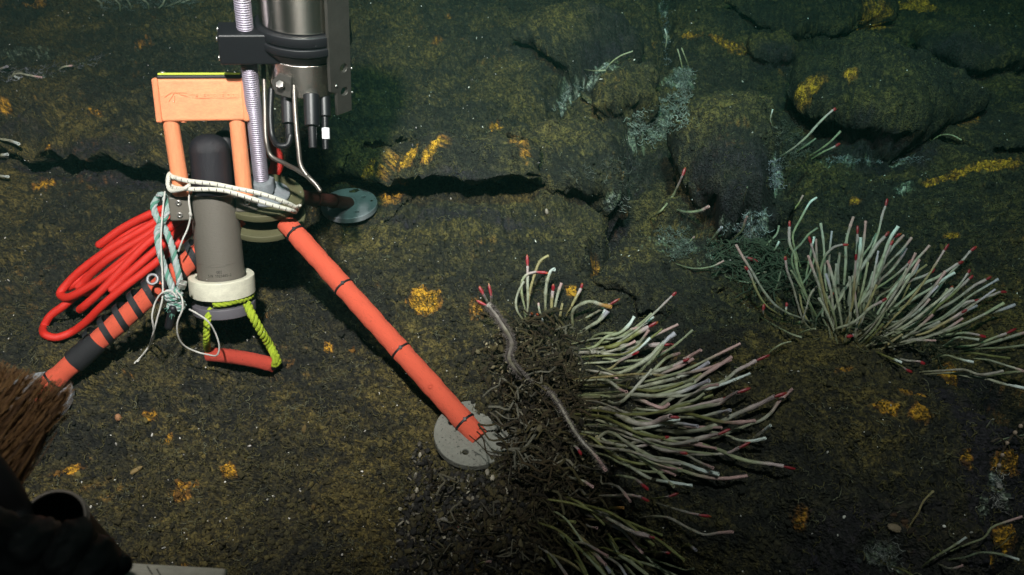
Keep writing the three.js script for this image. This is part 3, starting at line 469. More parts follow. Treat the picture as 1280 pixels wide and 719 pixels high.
// ------------------------------------------------------------------ rope, cords, cable
function strandedRope(pts, R, strands, pitch, mats, name, parent, seg = 160) {
  const c = curve(pts), L = c.getLength(), N = seg, fr = c.computeFrenetFrames(N, false), geos = mats.map(() => []);
  for (let s = 0; s < strands; s++) {
    const path = [];
    for (let k = 0; k <= N; k++) { const u = k / N, a = u * L / pitch * 2 * Math.PI + s / strands * 2 * Math.PI, p = c.getPointAt(u); path.push(p.addScaledVector(fr.normals[k], Math.cos(a) * R * 0.5).addScaledVector(fr.binormals[k], Math.sin(a) * R * 0.5)); }
    geos[s % mats.length].push(new THREE.TubeGeometry(new THREE.CatmullRomCurve3(path), N, R * 0.56, 6, false));
  }
  geos.forEach((g, i) => g.length && part(name, g, mats[i], parent));
}
{
  const yel = [std({ color: rgb(0.42, 0.55, 0.03), roughness: 0.6, bumpMap: clone(grainTex, 30, 1), bumpScale: 0.0008 }), std({ color: rgb(0.36, 0.49, 0.025), roughness: 0.6, bumpMap: clone(grainTex, 30, 1), bumpScale: 0.0008 })];
  const d = depthOf(rowOn(385)), gL = hit(268, 459), gR = hit(345, 470); gL.y += 0.035; gR.y += 0.03;
  const o = thing('rope_loop', 'yellow green rope loop with an orange foam grip hanging under the grey connector', 'rope', gL.clone());
  const left = [at(263, 386, d - 0.05), at(259, 402, d - 0.06), at(258, 420, d - 0.05), at(260, 438, lerp(d, depthOf(gL), 0.6)), gL.clone()];
  const right = [at(309, 380, d - 0.05), at(316, 396, d - 0.06), at(326, 414, d - 0.04), at(338, 434, lerp(d, depthOf(gR), 0.7)), at(346, 451, depthOf(gR) - 0.015), gR.clone()];
  strandedRope(left, 0.0068, 3, 0.03, yel, 'rope_strand', o, 120); strandedRope(right, 0.0085, 3, 0.034, yel, 'rope_strand', o, 140);
  const ri = 0.055, oo = rowOn(369), arc = []; for (let k = 0; k <= 12; k++) { const a = -0.35 + k / 12 * 2.2; arc.push(oo.clone().addScaledVector(cRight, Math.cos(a) * ri).addScaledVector(cFront, Math.sin(a) * ri).addScaledVector(cAx, 0.001 * Math.sin(k))); }
  strandedRope(arc, 0.006, 3, 0.03, yel, 'rope_strand', o, 80);
  const gp = [gL.clone().lerp(gR, -0.03), gL.clone().lerp(gR, 0.35).add(V3(0, 0.004, 0)), gL.clone().lerp(gR, 0.7).add(V3(0, 0.004, 0)), gL.clone().lerp(gR, 1.0)];
  const c = curve(gp), g = new THREE.TubeGeometry(c, 40, 0.0145, 22, false), pos = g.attributes.position; for (let i = 0; i < pos.count; i++) { const n = 0.0006 * N3(pos.getX(i) * 90, pos.getY(i) * 90, pos.getZ(i) * 90); pos.setY(i, pos.getY(i) + n); pos.setX(i, pos.getX(i) + n); }
  const caps = [0, 1].map((t) => { const p = c.getPoint(t), tg = c.getTangent(t).multiplyScalar(t ? 1 : -1); return ring(p.clone().addScaledVector(tg, -0.001), p.clone().addScaledVector(tg, 0.0006), 0.007, 0.0146, 22, 0.0003); });
  const grip = part('foam_grip', [g, ...caps], M.foamDeep, o); part('grip_end', rod(gR.clone().lerp(gL, 0.02), gR.clone().lerp(gL, -0.05), 0.011, 0.009, 18), M.black, grip);
  const fr = []; const q = rng(9); for (let k = 0; k < 14; k++) { const p = at(346, 449, depthOf(gR) - 0.02), v = V3(q() - 0.5, q() - 0.3, q() - 0.2).multiplyScalar(0.028); fr.push(tube([p, p.clone().addScaledVector(v, 0.6).add(V3(0, 0.004, 0)), p.clone().add(v)], 0.0003, 10, 3)); }
  part('frayed_end', fr, yel[0], o);
}
{ // white elastic cord with dark flecks
  const cv = document.createElement('canvas'); cv.width = 512; cv.height = 64; const x = cv.getContext('2d'); x.fillStyle = '#dcdccf'; x.fillRect(0, 0, 512, 64); const r = rng(31);
  for (let i = 0; i < 4200; i++) { const v = 190 + r() * 60; x.fillStyle = `rgba(${v},${v},${v - 14},0.5)`; x.fillRect(r() * 512, r() * 64, 6, 1.5); }
  x.fillStyle = '#15161a'; for (let k = 0; k < 8; k++) { x.save(); x.translate(32 + k * 64, k % 2 ? 14 : 46); x.rotate(-0.5); x.fillRect(-7, -9, 11, 18); x.restore(); }
  const t = new THREE.CanvasTexture(cv); t.colorSpace = THREE.SRGBColorSpace; t.wrapS = t.wrapT = THREE.RepeatWrapping; t.repeat.set(5.5, 1);
  const m = std({ map: t, roughness: 0.75, bumpMap: clone(grainTex, 40, 2), bumpScale: 0.0006 });
  const o = thing('bungee_cord', 'white elastic cord with dark flecks lashing the connector to the front leg', 'cord', rowOn(236));
  const f = depthOf(rowOn(236)) - 0.058, e = depthOf(onPlane(360, 262, 0.28)) - 0.025;
  const s1 = [[213, 218, 0.02], [219, 222, 0], [234, 226, -0.012], [267, 230, -0.012], [292, 235, -0.004], [325, 242, 0.0], [352, 251, 0.02], [367, 258, 0.05], [371, 262, 0.07]], s2 = [[212, 231, 0.02], [219, 235, 0.004], [237, 236.5, -0.012], [267, 237, -0.012], [283, 239, -0.006], [307, 246, 0], [339, 256, 0.015], [362, 262.5, 0.04], [369, 265, 0.07]];
  for (const s of [s1, s2]) part('cord_strand', cappedTube(s.map(([a, b, dd], i) => at(a, b, f + dd + (i > 5 ? 0 : 0))), 0.0043, 110, 12), m, o);
  part('cord_loop', cappedTube([[216, 222, 0], [212, 217, 0.01], [210, 224, 0.0], [210, 232, -0.006], [213, 238, -0.004], [221, 238, -0.01], [232, 235, -0.016], [236, 232, -0.012]].map(([a, b, dd]) => at(a, b, f + dd)), 0.004, 60, 10), m, o);
  part('cord_tail', cappedTube([[372, 258, 0.05], [375, 257, 0.04]].map(([a, b, dd]) => at(a, b, f + dd)), 0.003, 8, 8), m, o);
}
{ // green and white twisted rope, doubled and knotted
  const wh = std({ color: rgb(0.42, 0.55, 0.52), roughness: 0.75, bumpMap: clone(grainTex, 60, 2), bumpScale: 0.001 }), gr = std({ color: rgb(0.13, 0.36, 0.27), roughness: 0.75, bumpMap: clone(grainTex, 60, 2), bumpScale: 0.001 }), pl = std({ color: rgb(0.55, 0.6, 0.6), roughness: 0.75, bumpMap: clone(grainTex, 60, 2), bumpScale: 0.001 });
  const o = thing('twisted_rope', 'doubled green and white twisted rope hanging beside the red cable, knotted at its foot', 'rope', at(210, 300, 1.52)), d = depthOf(rowOn(300)) - 0.06;
  strandedRope([[206, 246, 0.01], [209, 260, 0], [206, 272, -0.006], [197, 288, -0.004], [199, 312, -0.006], [206, 336, 0], [213, 354, 0], [217, 366, 0.004]].map(([a, b, c]) => at(a, b, d + c)), 0.0062, 4, 0.036, [wh, gr, pl, wh], 'rope_strand', o, 200);
  strandedRope([[197, 247, 0.012], [192, 258, 0.004], [196, 272, 0.006], [206, 286, 0.002], [214, 306, 0], [220, 330, 0], [224, 348, 0], [225, 362, 0.004]].map(([a, b, c]) => at(a, b, d + c)), 0.0062, 4, 0.036, [pl, gr, wh, wh], 'rope_strand', o, 200);
  strandedRope([[197, 247, 0.012], [200, 243, 0.0], [205, 244, 0.004], [207, 248, 0.01]].map(([a, b, c]) => at(a, b, d + c)), 0.005, 4, 0.03, [pl, gr, wh, wh], 'rope_strand', o, 40);
  const kc = at(218, 374, d + 0.002), kp = []; for (let k = 0; k <= 90; k++) { const t = k / 90, a = t * 5.2 * 2 * Math.PI, rr = 0.0125 + 0.002 * Math.sin(t * 9); kp.push(V3(kc.x + Math.cos(a) * rr, kc.y + 0.017 - t * 0.036, kc.z + Math.sin(a) * rr * 0.8)); }
  strandedRope(kp, 0.004, 3, 0.016, [wh, gr, pl], 'knot', o, 260);
  part('rope_end', cappedTube([at(216, 386, d), at(213, 398, d + 0.006), at(211, 408, d + 0.01)], 0.008, 20, 12), M.black, o);
  const fr = [], q = rng(3); for (let k = 0; k < 22; k++) { const p = at(212 + q() * 4, 384, d - 0.004), v = V3(q() - 0.7, -q(), q() - 0.2).multiplyScalar(0.018); fr.push(tube([p, p.clone().addScaledVector(v, 0.5), p.clone().add(v)], 0.0006, 6, 4)); }
  part('frayed_end', fr, gr, o);
}
{ // thin white twine hanging down over the ground
  const m = std({ color: rgb(0.5, 0.5, 0.46), roughness: 0.8 }), d = depthOf(rowOn(300)) - 0.075, o = thing('white_twine', 'thin white twine looping down past the knot to the ground', 'twine', at(200, 380, d));
  const g = (x, y, h) => { const p = hit(x, y); p.y += h; return depthOf(p); };
  const run = (n, list) => part(n, cappedTube(list.map(([a, b, c]) => at(a, b, c)), 0.0017, 120, 7), m, o);
  run('twine', [[206, 240, d], [204, 256, d], [201, 300, d - 0.004], [203, 345, d], [203, 372, d], [197, 396, d + 0.01], [191, 418, d + 0.03], [184, 436, g(184, 436, 0.03)], [176, 446, g(176, 446, 0.012)], [168, 454, g(168, 454, 0.004)]]);
  run('twine', [[221, 372, d - 0.005], [214, 364, d - 0.01], [203, 366, d - 0.01], [194, 378, d], [190, 394, d], [192, 412, d + 0.02], [188, 430, g(188, 430, 0.03)], [172, 452, g(172, 452, 0.006)]]);
  run('twine', [[220, 364, d], [227, 372, d - 0.01], [228, 386, d - 0.01], [222, 402, d], [222, 418, d + 0.02], [230, 432, d + 0.05], [246, 440, d + 0.07], [258, 443, d + 0.07], [271, 444, d + 0.05], [274, 434, d + 0.04], [268, 414, d + 0.02], [258, 400, d], [246, 392, d - 0.005], [237, 387, d]]);
  run('twine', [[237, 236, d - 0.005], [236, 252, d - 0.01], [238, 268, d - 0.008], [235, 284, d], [228, 300, d], [223, 314, d + 0.01]]);
  part('twine_knot', new THREE.SphereGeometry(0.004, 10, 8).scale(0.8, 1.4, 0.8).translate(...at(238, 268, d - 0.01).toArray()), m, o);
  part('clip', [ring(at(192, 350, d + 0.004), at(190, 349, d - 0.006), 0.0065, 0.0115, 20, 0.001)], std({ color: rgb(0.22, 0.22, 0.23), roughness: 0.5, metalness: 0.4 }), o);
  part('crimp', (() => { const b = new RoundedBoxGeometry(0.013, 0.017, 0.011, 2, 0.0015); b.rotateZ(-0.5); b.rotateX(0.3); const p = at(228, 356, d - 0.004); return b.translate(p.x, p.y, p.z); })(), M.bright, o);
}
{ // red cable, coiled behind the connector and strapped to the left leg
  const m = phys({ color: rgb(0.74, 0.026, 0.014), roughness: 0.5, clearcoat: 0.1, clearcoatRoughness: 0.5, map: clone(scuffTex, 8, 1), bumpMap: clone(grainTex, 30, 2), bumpScale: 0.0004 }), o = thing('red_cable', 'bright red cable coiled beside the left leg and behind the connector', 'cable', at(150, 330, 1.7));
  const D0 = 1.72, run = (list, r = 0.0084) => part('cable_loop', cappedTube(list.map(([a, b, c]) => at(a, b, Math.min(D0 + (c ?? 0), depthOf(hit(a, b)) - 0.016))), r, 130, 12), m, o);
  run([[300, 210, 0], [262, 236, 0], [224, 253, 0], [187, 268, 0], [152, 286, 0.01], [131, 301, 0.015], [124, 306, 0.018]]);
  run([[262, 240, 0], [218, 262, -0.01], [185, 283, -0.012], [135, 313, -0.008], [101, 338, 0], [82, 357, 0.004], [75, 367, 0.0], [83, 372, -0.012], [123, 351, -0.03], [165, 321, -0.035], [196, 296, -0.03], [226, 270, -0.03], [255, 250, -0.02]]);
  run([[250, 252, -0.03], [221, 268, -0.018], [185, 293, -0.02], [140, 321, -0.016], [115, 341, 0], [104, 352, 0.01], [98, 358, 0.012]]);
  run([[260, 256, -0.04], [221, 279, -0.04], [187, 302, -0.045], [151, 338, -0.045], [123, 367, -0.04], [105, 383, -0.03], [100, 387, -0.02]]);
  run([[256, 246, 0.01], [214, 266, 0.006], [176, 290, 0.006], [140, 316, 0.006], [108, 342, 0.012], [92, 356, 0.012], [84, 360, 0.02]]);
  run([[258, 262, -0.02], [222, 286, -0.02], [190, 308, -0.02], [160, 334, -0.015], [138, 354, -0.015]]);
  run([[262, 238, 0.02], [222, 258, 0.014], [186, 276, 0.016], [150, 300, 0.02], [118, 326, 0.02], [96, 348, 0.02]]);
  run([[258, 254, -0.03], [220, 274, -0.03], [188, 298, -0.032], [146, 332, -0.03], [116, 356, -0.024], [98, 366, -0.016]]);
  run([[254, 270, -0.036], [226, 288, -0.04], [196, 312, -0.046], [168, 336, -0.05], [140, 362, -0.046]]);
  run([[176, 322, 0.01], [152, 340, 0.012], [132, 353, 0.012], [112, 361, 0.012], [108, 366, 0.006], [116, 364, -0.004], [140, 352, -0.01]]);
  run([[148, 342, 0.03], [116, 360, 0.012], [98, 368, 0.006], [80, 382, 0], [62, 396, 0], [55, 408, 0], [57, 419, -0.002], [70, 422, -0.012], [88, 416, -0.022], [108, 402, -0.034], [126, 384, -0.05], [150, 363, -0.06], [180, 340, -0.06], [206, 319, -0.06], [232, 295, -0.05], [262, 270, -0.03]], 0.0082);
  run([[214, 346, -0.05], [230, 337, -0.06], [246, 328, -0.06], [270, 314, -0.04]], 0.0088);
  run([[276, 252, 0.04], [290, 224, 0.03], [299, 200, 0.02], [306, 178, 0.0], [310, 160, 0.01], [318, 150, 0.03], [330, 158, 0.06], [343, 184, 0.06], [350, 198, 0.06], [348, 212, 0.06], [338, 226, 0.06]]);
  run([[284, 250, 0.05], [296, 228, 0.05], [306, 205, 0.05], [316, 188, 0.06], [332, 190, 0.07], [342, 200, 0.07], [340, 214, 0.07], [330, 226, 0.07]]);
  run([[282, 246, 0.02], [289, 226, 0.02], [294, 205, 0.015], [297, 186, 0.01]]);
}

// ------------------------------------------------------------------ the vehicle's gear at the lower left, close to the lens and unlit
{
  const o = thing('bristle_brush', 'brown bristle brush of the vehicle jutting in at the lower left edge', 'brush', at(-20, 520, 0.78)), q = rng(41), hairs = [[], [], []], base = at(-60, 560, 0.72);
  for (let i = 0; i < 900; i++) {
    const u = q(), v = q(), a = at(-80 + 60 * u + 16 * v, 540 + 130 * u + 20 * q(), 0.70 + 0.08 * q()), e = at(lerp(-6, 92, Math.min(1, u * 1.7)) - lerp(0, 70, Math.max(0, u * 1.7 - 1)) - 40 * q() ** 3 + 8 * (q() - 0.5), lerp(452, 484, Math.min(1, u * 1.7)) + lerp(0, 95, Math.max(0, u * 1.7 - 1)) + (q() - 0.5) * 14 + 26 * q() ** 3, 0.73 + 0.07 * q()), m = a.clone().lerp(e, 0.55).add(V3((q() - 0.5) * 0.014, (q() - 0.5) * 0.016, (q() - 0.5) * 0.012));
    hairs[i % 3].push(new THREE.TubeGeometry(new THREE.QuadraticBezierCurve3(a, m, e), 5, 0.00038, 3, false));
  }
  hairs.forEach((h, i) => { const k = part('bristles', h, std({ color: [rgb(0.10, 0.046, 0.012), rgb(0.06, 0.028, 0.008), rgb(0.15, 0.078, 0.022)][i], roughness: 0.8 }), o); k.userData.kind = 'stuff'; });
  part('brush_back', rod(at(-72, 450, 0.74), at(-66, 610, 0.74), 0.03, 0.03, 20), M.black, o);
  part('brush_handle', [cappedTube([at(-30, 690, 0.74), at(0, 612, 0.76), at(14, 578, 0.77), at(24, 564, 0.775), at(36, 556, 0.78)], 0.0098, 40, 14)], std({ color: rgb(0.05, 0.022, 0.014), roughness: 0.6 }), o);
  part('handle_tie', [0, 1].map((k) => ring(at(10 + k * 12, 596 - k * 20, 0.757 + k * 0.007), at(11.5 + k * 12, 593 - k * 20, 0.7575 + k * 0.007), 0.009, 0.0112, 20, 0.0004)), std({ color: rgb(0.12, 0.1, 0.07) }), o);
}
{
  const o = thing('sample_bucket', 'dark open bucket on the vehicle at the lower left corner', 'bucket', at(70, 690, 0.72)), c = at(66, 652, 0.70), ax = V3(0.12, 0.86, 0.32).normalize(), b = c.clone().addScaledVector(ax, -0.16), dk = std({ color: rgb(0.012, 0.011, 0.011), roughness: 0.6 });
  part('bucket_wall', orient(new THREE.LatheGeometry([[0.0001, 0], [0.02, 0.0], [0.025, 0.16], [0.0232, 0.16], [0.018, 0.004], [0.0001, 0.003]].map(([x, y]) => new THREE.Vector2(x, y)), 40), b, c), dk, o);
  part('bucket_rim', [ring(c.clone().addScaledVector(ax, -0.001), c.clone().addScaledVector(ax, 0.0022), 0.0245, 0.0268, 40, 0.0005), ring(c.clone().addScaledVector(ax, -0.006), c.clone().addScaledVector(ax, -0.0035), 0.0252, 0.0275, 40, 0.0005)], std({ color: rgb(0.22, 0.19, 0.16), roughness: 0.5 }), o);
}
{
  const o = thing('gripper_arm', 'black gripper arm of the vehicle filling the lower left corner', 'arm', at(20, 700, 0.66)), dk = std({ color: rgb(0.008, 0.008, 0.009), roughness: 0.6 }), box = (px, py, d, w, h, dp, rx, rz) => { const g = new RoundedBoxGeometry(w, h, dp, 3, 0.006); g.rotateX(rx); g.rotateZ(rz); const p = at(px, py, d); return g.translate(p.x, p.y, p.z); };
  part('upper_arm', cappedTube([at(-40, 560, 0.66), at(0, 610, 0.68), at(16, 640, 0.69), at(24, 680, 0.68), at(30, 740, 0.66)], 0.014, 40, 16), dk, o);
  part('jaw', [[60, 716, 70, 34], [10, 728, 80, 52], [104, 712, 40, 26], [30, 690, 46, 36], [84, 690, 30, 24], [-10, 690, 40, 60]].map(([x, y, a, b], i) => { const g = new THREE.SphereGeometry(1, 24, 18), s = 0.64 / FPX, p = at(x, y, 0.64), w = g.attributes.position; for (let k = 0; k < w.count; k++) { const f = 1 + 0.12 * N3(w.getX(k) * 2 + i * 5, w.getY(k) * 2, w.getZ(k) * 2); w.setXYZ(k, w.getX(k) * a * s * f, w.getY(k) * b * s * f, w.getZ(k) * 0.03 * f); } g.computeVertexNormals(); return g.translate(p.x, p.y, p.z); }), dk, o);
  const bumps = [[96, 672], [122, 684], [138, 696], [146, 706], [128, 708], [75, 690], [112, 712], [100, 690]]; part('knuckle', bumps.map(([x, y], i) => new THREE.SphereGeometry(0.0095 - (i % 3) * 0.0015, 12, 10).scale(1.3, 1, 1).translate(...at(x, y, 0.655).toArray())), dk, o);
  part('pin', rod(at(4, 652, 0.67), at(7, 668, 0.67), 0.006, 0.006, 14), std({ color: rgb(0.2, 0.17, 0.12), roughness: 0.5 }), o);
}
{
  const o = thing('vehicle_rail', 'pale flat rail of the vehicle at the bottom edge beside the gripper', 'rail', at(200, 715, 0.82)), a = at(120, 700, 0.9), b = at(280, 720, 0.9), d = b.clone().sub(a), L = d.length(), g = new RoundedBoxGeometry(L, 0.012, 0.06, 3, 0.003);
  g.rotateZ(-0.05); g.rotateX(0.5); g.rotateY(-0.06); const c = a.clone().lerp(b, 0.5); g.translate(c.x, c.y - 0.016, c.z + 0.022);
  part('rail_plate', g, std({ color: rgb(0.62, 0.6, 0.5), roughness: 0.7, map: clone(wearTex, 0.5, 0.5), bumpMap: clone(grainTex, 1, 1), bumpScale: 0.0006 }), o);
  for (const [x, y] of [[184, 712], [196, 716]]) part('scratch_groove', cappedTube([at(x, y - 4, 0.836), at(x + 6, y + 6, 0.832)], 0.0007, 6, 6), std({ color: rgb(0.1, 0.1, 0.08) }), o);
}

// ------------------------------------------------------------------ tubeworms
const wormMat = phys({ vertexColors: true, roughness: 0.42, clearcoat: 0.25, clearcoatRoughness: 0.35, color: rgb(1.25, 1.25, 1.2), bumpMap: clone(grainTex, 1, 1), bumpScale: 0.0005 });
const plumeMat = phys({ vertexColors: true, roughness: 0.45, clearcoat: 0.2, clearcoatRoughness: 0.5 });
const coatMat = std({ color: rgb(0.15, 0.13, 0.12), roughness: 0.95 });
const wr = rng(2024);
const TONES = {
  pale: [[0.11, 0.10, 0.055], [0.27, 0.275, 0.205], [0.40, 0.40, 0.35]], green: [[0.075, 0.08, 0.035], [0.19, 0.21, 0.12], [0.30, 0.32, 0.22]], tan: [[0.12, 0.09, 0.03], [0.25, 0.2, 0.09], [0.33, 0.28, 0.15]],
  grey: [[0.1, 0.09, 0.06], [0.25, 0.23, 0.2], [0.36, 0.33, 0.31]], olive: [[0.05, 0.05, 0.014], [0.13, 0.13, 0.035], [0.18, 0.19, 0.07]], dim: [[0.05, 0.06, 0.035], [0.12, 0.15, 0.10], [0.2, 0.23, 0.17]],
};
const TIPS = { red: [0.40, 0.31, 0.32], pink: [0.46, 0.29, 0.29], lilac: [0.42, 0.40, 0.48], white: [0.6, 0.66, 0.66], plain: null, orange: [0.4, 0.2, 0.05] };
const wormKin = {}, ORD = ['first', 'second', 'third', 'fourth', 'fifth', 'sixth', 'seventh', 'eighth', 'ninth', 'tenth', 'eleventh', 'twelfth', 'thirteenth', 'fourteenth', 'fifteenth', 'sixteenth', 'seventeenth', 'eighteenth', 'nineteenth', 'twentieth', 'twenty-first', 'twenty-second', 'twenty-third', 'twenty-fourth'];
const PLACE = { near: 'near bush', far: 'far bush', low: 'lowest bush' };
// bush, tone, tip, width in pixels, [x, y, x, y, ...] from the root to the mouth, own label, extra
function worm(bush, tone, tip, width, px, label, extra = {}) {
  let n = px.length / 2; const P = []; for (let i = 0; i < n; i++) { const j = i && i < n - 1 ? 1.6 : 0; P.push([px[i * 2] + j * (wr() - 0.5), px[i * 2 + 1] + j * 1.4 * (wr() - 0.5)]); }
  // most tubes rise from deeper in the bush: carry the root on to where they meet
  if (bush === 'near' && px[0] > 735 && px[0] < 900 && px[1] < 600) { const k = 26 + 34 * wr(); P.unshift([P[0][0] - k, P[0][1] + (500 - P[0][1]) * 0.1 + 6 * (wr() - 0.5)]); }
  if (bush === 'far' && px[1] < 412 && px[0] > 985) { const k = 0.25 + 0.3 * wr(), bx = 1062 + (px[0] - 1062) * 0.5; P.unshift([lerp(P[0][0], bx, k), lerp(P[0][1], 432, k)]); }
  n = P.length; const g0 = hit(...P[0]), gs = P.map((p) => depthOf(hit(...p))), d0 = gs[0] + 0.004, gt = gs[n - 1], lift = extra.lift ?? 0.03 + 0.03 * wr();
  const dT = Math.min(gt - lift, d0 + (extra.back ?? (-0.05 + 0.05 * wr())));
  const pts = P.map((p, i) => { const t = i / (n - 1), d = lerp(d0, dT, Math.pow(t, 0.8)); return at(p[0], p[1], i === 0 ? d : Math.min(d, gs[i] - 0.006 - 0.02 * Math.min(1, t * 2)) - (extra.up ?? 0)); });
  const r = width * 0.265 * ((d0 + dT) / 2) / FPX, c = new THREE.CatmullRomCurve3(pts, false, 'centripetal'), L = c.getLength();
  const N = Math.max(10, Math.min(44, Math.round(L / 0.006))), sides = 9, fr = c.computeFrenetFrames(N, false), red = tip === 'red', root = g0;
  const pos = [], col = [], uv = [], idx = [], tones = TONES[tone], tc = TIPS[tip], ph = wr() * 9, nodes = 0.02 + wr() * 0.014, shade = 0.85 + wr() * 0.3, tipLen = (0.22 + wr() * 0.16);
  const add = (p, rr, k, cc, v) => { for (let s = 0; s <= sides; s++) { const a = s / sides * 2 * Math.PI, w = 1 + 0.06 * Math.sin(a * 2 + ph + v * 30); pos.push(p.x + (fr.normals[k].x * Math.cos(a) + fr.binormals[k].x * Math.sin(a)) * rr * w, p.y + (fr.normals[k].y * Math.cos(a) + fr.binormals[k].y * Math.sin(a)) * rr * w, p.z + (fr.normals[k].z * Math.cos(a) + fr.binormals[k].z * Math.sin(a)) * rr * w); uv.push(s / sides, v * 12); const f = 1 + 0.22 * N3(pos.at(-3) * 130, pos.at(-2) * 130, pos.at(-1) * 130); col.push(cc[0] * f * shade, cc[1] * f * shade, cc[2] * f * shade); } };
  const mixc = (a, b, t) => a.map((v, i) => v + (b[i] - v) * t);
  for (let k = 0; k <= N; k++) {
    const t = k / N, p = c.getPointAt(t), s = t * L, node = Math.exp(-((((s / nodes + ph) % 1 - 0.5) * 9) ** 2));
    let cc = t < 0.4 ? mixc(tones[0], tones[1], t / 0.4) : mixc(tones[1], tones[2], (t - 0.4) / 0.6);
    cc = mixc(cc, [0.3, 0.32, 0.14], 0.22 * Math.max(0, Math.sin(s * 90 + ph)));
    if (tc) cc = mixc(cc, tc, smoothstep(t, 1 - tipLen * 0.8, 1 - tipLen * 0.25));
    if (node > 0.5) cc = mixc(cc, [0.08, 0.07, 0.03], 0.5 * (1 - smoothstep(t, 0.75, 0.9)));
    add(p, r * lerp(0.72, 1.02, smoothstep(t, 0, 0.55)) * (1 + 0.16 * node) * (1 + 0.07 * Math.sin(s * 60 + ph) + 0.06 * Math.sin(s * 173 + ph * 2)) * (t > 0.985 && !red ? 1.08 : 1), k, cc, t);
  }
  let rings = N + 1; const tip3 = c.getPointAt(1), dir = c.getTangentAt(1).normalize(), tipc = tc ?? tones[2];
  if (red) { add(tip3.clone().addScaledVector(dir, r * 0.3), r * 0.8, N, tipc, 1.01); rings++; }
  else { for (const [q, rr, f] of [[0.12, 0.98, 1.15], [0.05, 0.72, 1], [-1.2, 0.66, 0.35], [-2.4, 0.5, 0.2]]) { add(tip3.clone().addScaledVector(dir, r * q), r * rr, N, tipc.map((v) => v * (f < 0.5 ? 0.55 : 1)), 1 + q * 0.01); rings++; } }
  for (let k = 0; k + 1 < rings; k++) for (let s = 0; s < sides; s++) { const a = k * (sides + 1) + s, b = a + sides + 1; idx.push(a, b, a + 1, b, b + 1, a + 1); }
  const g = new THREE.BufferGeometry(); g.setAttribute('position', new THREE.Float32BufferAttribute(pos, 3)); g.setAttribute('color', new THREE.Float32BufferAttribute(col, 3)); g.setAttribute('uv', new THREE.Float32BufferAttribute(uv, 2)); g.setIndex(idx); g.computeVertexNormals();
  const toneWord = { pale: 'pale', green: 'pale green', tan: 'tan', grey: 'greyish', olive: 'olive green', dim: 'dim grey green' }[tone], tipWord = { red: 'with red plume', pink: 'with pink mouth', lilac: 'with lilac mouth', white: 'with white mouth', plain: 'without plume', orange: 'with orange end' }[tip];
  const lab = label ?? `${toneWord} tubeworm ${tipWord} in the ${PLACE[bush] ?? bush}`, kin = `${toneWord} tubeworms ${tipWord} in the ${PLACE[bush] ?? bush}`;
  const o = thing('tubeworm', lab, 'tubeworm', pts[0].clone(), label ? (PLACE[bush] ? `tubeworms of the ${PLACE[bush]}` : 'scattered tubeworms') : kin);
  if (!label) (wormKin[lab] ??= []).push([px.at(-2), o]);
  part('tube', g, wormMat, o);
  if (red) {
    const pl = (extra.plume ?? 20) * (0.7 + 0.45 * wr()) * dT / FPX, q = [], qc = [], qi = [], S = 14, K = 9, face = V3(0, 0.6, 0.8), b0 = tip3.clone(); let e = dir.clone(); if (extra.dir) { e = at(tip3ToPx(tip3)[0] + extra.dir[0], tip3ToPx(tip3)[1] + extra.dir[1], depthOf(tip3)).sub(tip3).normalize(); }
    const u = face.clone().projectOnPlane(e).normalize(), v = e.clone().cross(u), wide = 1 + 0.25 * wr(), dark = 0.75 + 0.5 * wr();
    for (let k = 0; k <= K; k++) { const t = k / K, pr = [0.72, 0.8, 0.9, 1.0, 1.08, 1.12, 1.1, 0.98, 0.72, 0.15][k] * r * Math.min(1.25, 2.9 / Math.max(2.2, width * 0.5)); for (let s = 0; s <= S; s++) { const a = s / S * 2 * Math.PI, rr = pr * (1 + 0.17 * Math.sin(a * 7 + k * 0.6) * Math.min(1, t * 3) + 0.1 * (wr() - 0.5)), p = b0.clone().addScaledVector(e, t * pl + (k > 6 ? 0.12 * pl * Math.sin(a * 3 + ph) * 0.5 : 0)).addScaledVector(v, Math.cos(a) * rr * wide * 0.95).addScaledVector(u, Math.sin(a) * rr * 0.72); q.push(p.x, p.y, p.z); const end = smoothstep(t, 0.78, 1) * (0.5 + 0.5 * Math.sin(ph * 5)), f = dark * (0.85 + 0.3 * Math.abs(Math.sin(a * 3.5))); qc.push(lerp(0.27, 0.40, end) * f, lerp(0.012 + 0.05 * (1 - smoothstep(t, 0, 0.3)), 0.17, end) * f, lerp(0.02 + 0.05 * (1 - smoothstep(t, 0, 0.3)), 0.03, end) * f); } }
    for (let k = 0; k < K; k++) for (let s = 0; s < S; s++) { const a = k * (S + 1) + s, b = a + S + 1; qi.push(a, b, a + 1, b, b + 1, a + 1); }
    const pg = new THREE.BufferGeometry(); pg.setAttribute('position', new THREE.Float32BufferAttribute(q, 3)); pg.setAttribute('color', new THREE.Float32BufferAttribute(qc, 3)); pg.setIndex(qi); pg.computeVertexNormals();
    part('plume', pg, plumeMat, o);
  }
  if (extra.fuzz) { const fw = Math.max(r, 0.0035);
    const hairs = [], M2 = extra.fuzz; for (let i = 0; i < M2; i++) { const t = wr() * (extra.fuzzTo ?? 1) , p = c.getPointAt(t), tg = c.getTangentAt(t), a = wr() * 6.283, nn = V3(Math.cos(a), Math.sin(a), Math.sin(a * 2 + 1)).projectOnPlane(tg).normalize(), l = fw * (0.3 + 1.1 * wr() ** 2), b = p.clone().addScaledVector(nn, r * 0.9), e2 = b.clone().addScaledVector(nn, l).addScaledVector(tg, (wr() - 0.3) * l).add(V3(0, -0.3 * l, 0)); hairs.push(new THREE.TubeGeometry(new THREE.QuadraticBezierCurve3(b, b.clone().lerp(e2, 0.5).addScaledVector(nn, l * 0.2).add(V3((wr() - 0.5) * l, (wr() - 0.5) * l, (wr() - 0.5) * l)), e2.add(V3((wr() - 0.5) * l, (wr() - 0.5) * l, 0))), 3, 0.00028, 3, false)); }
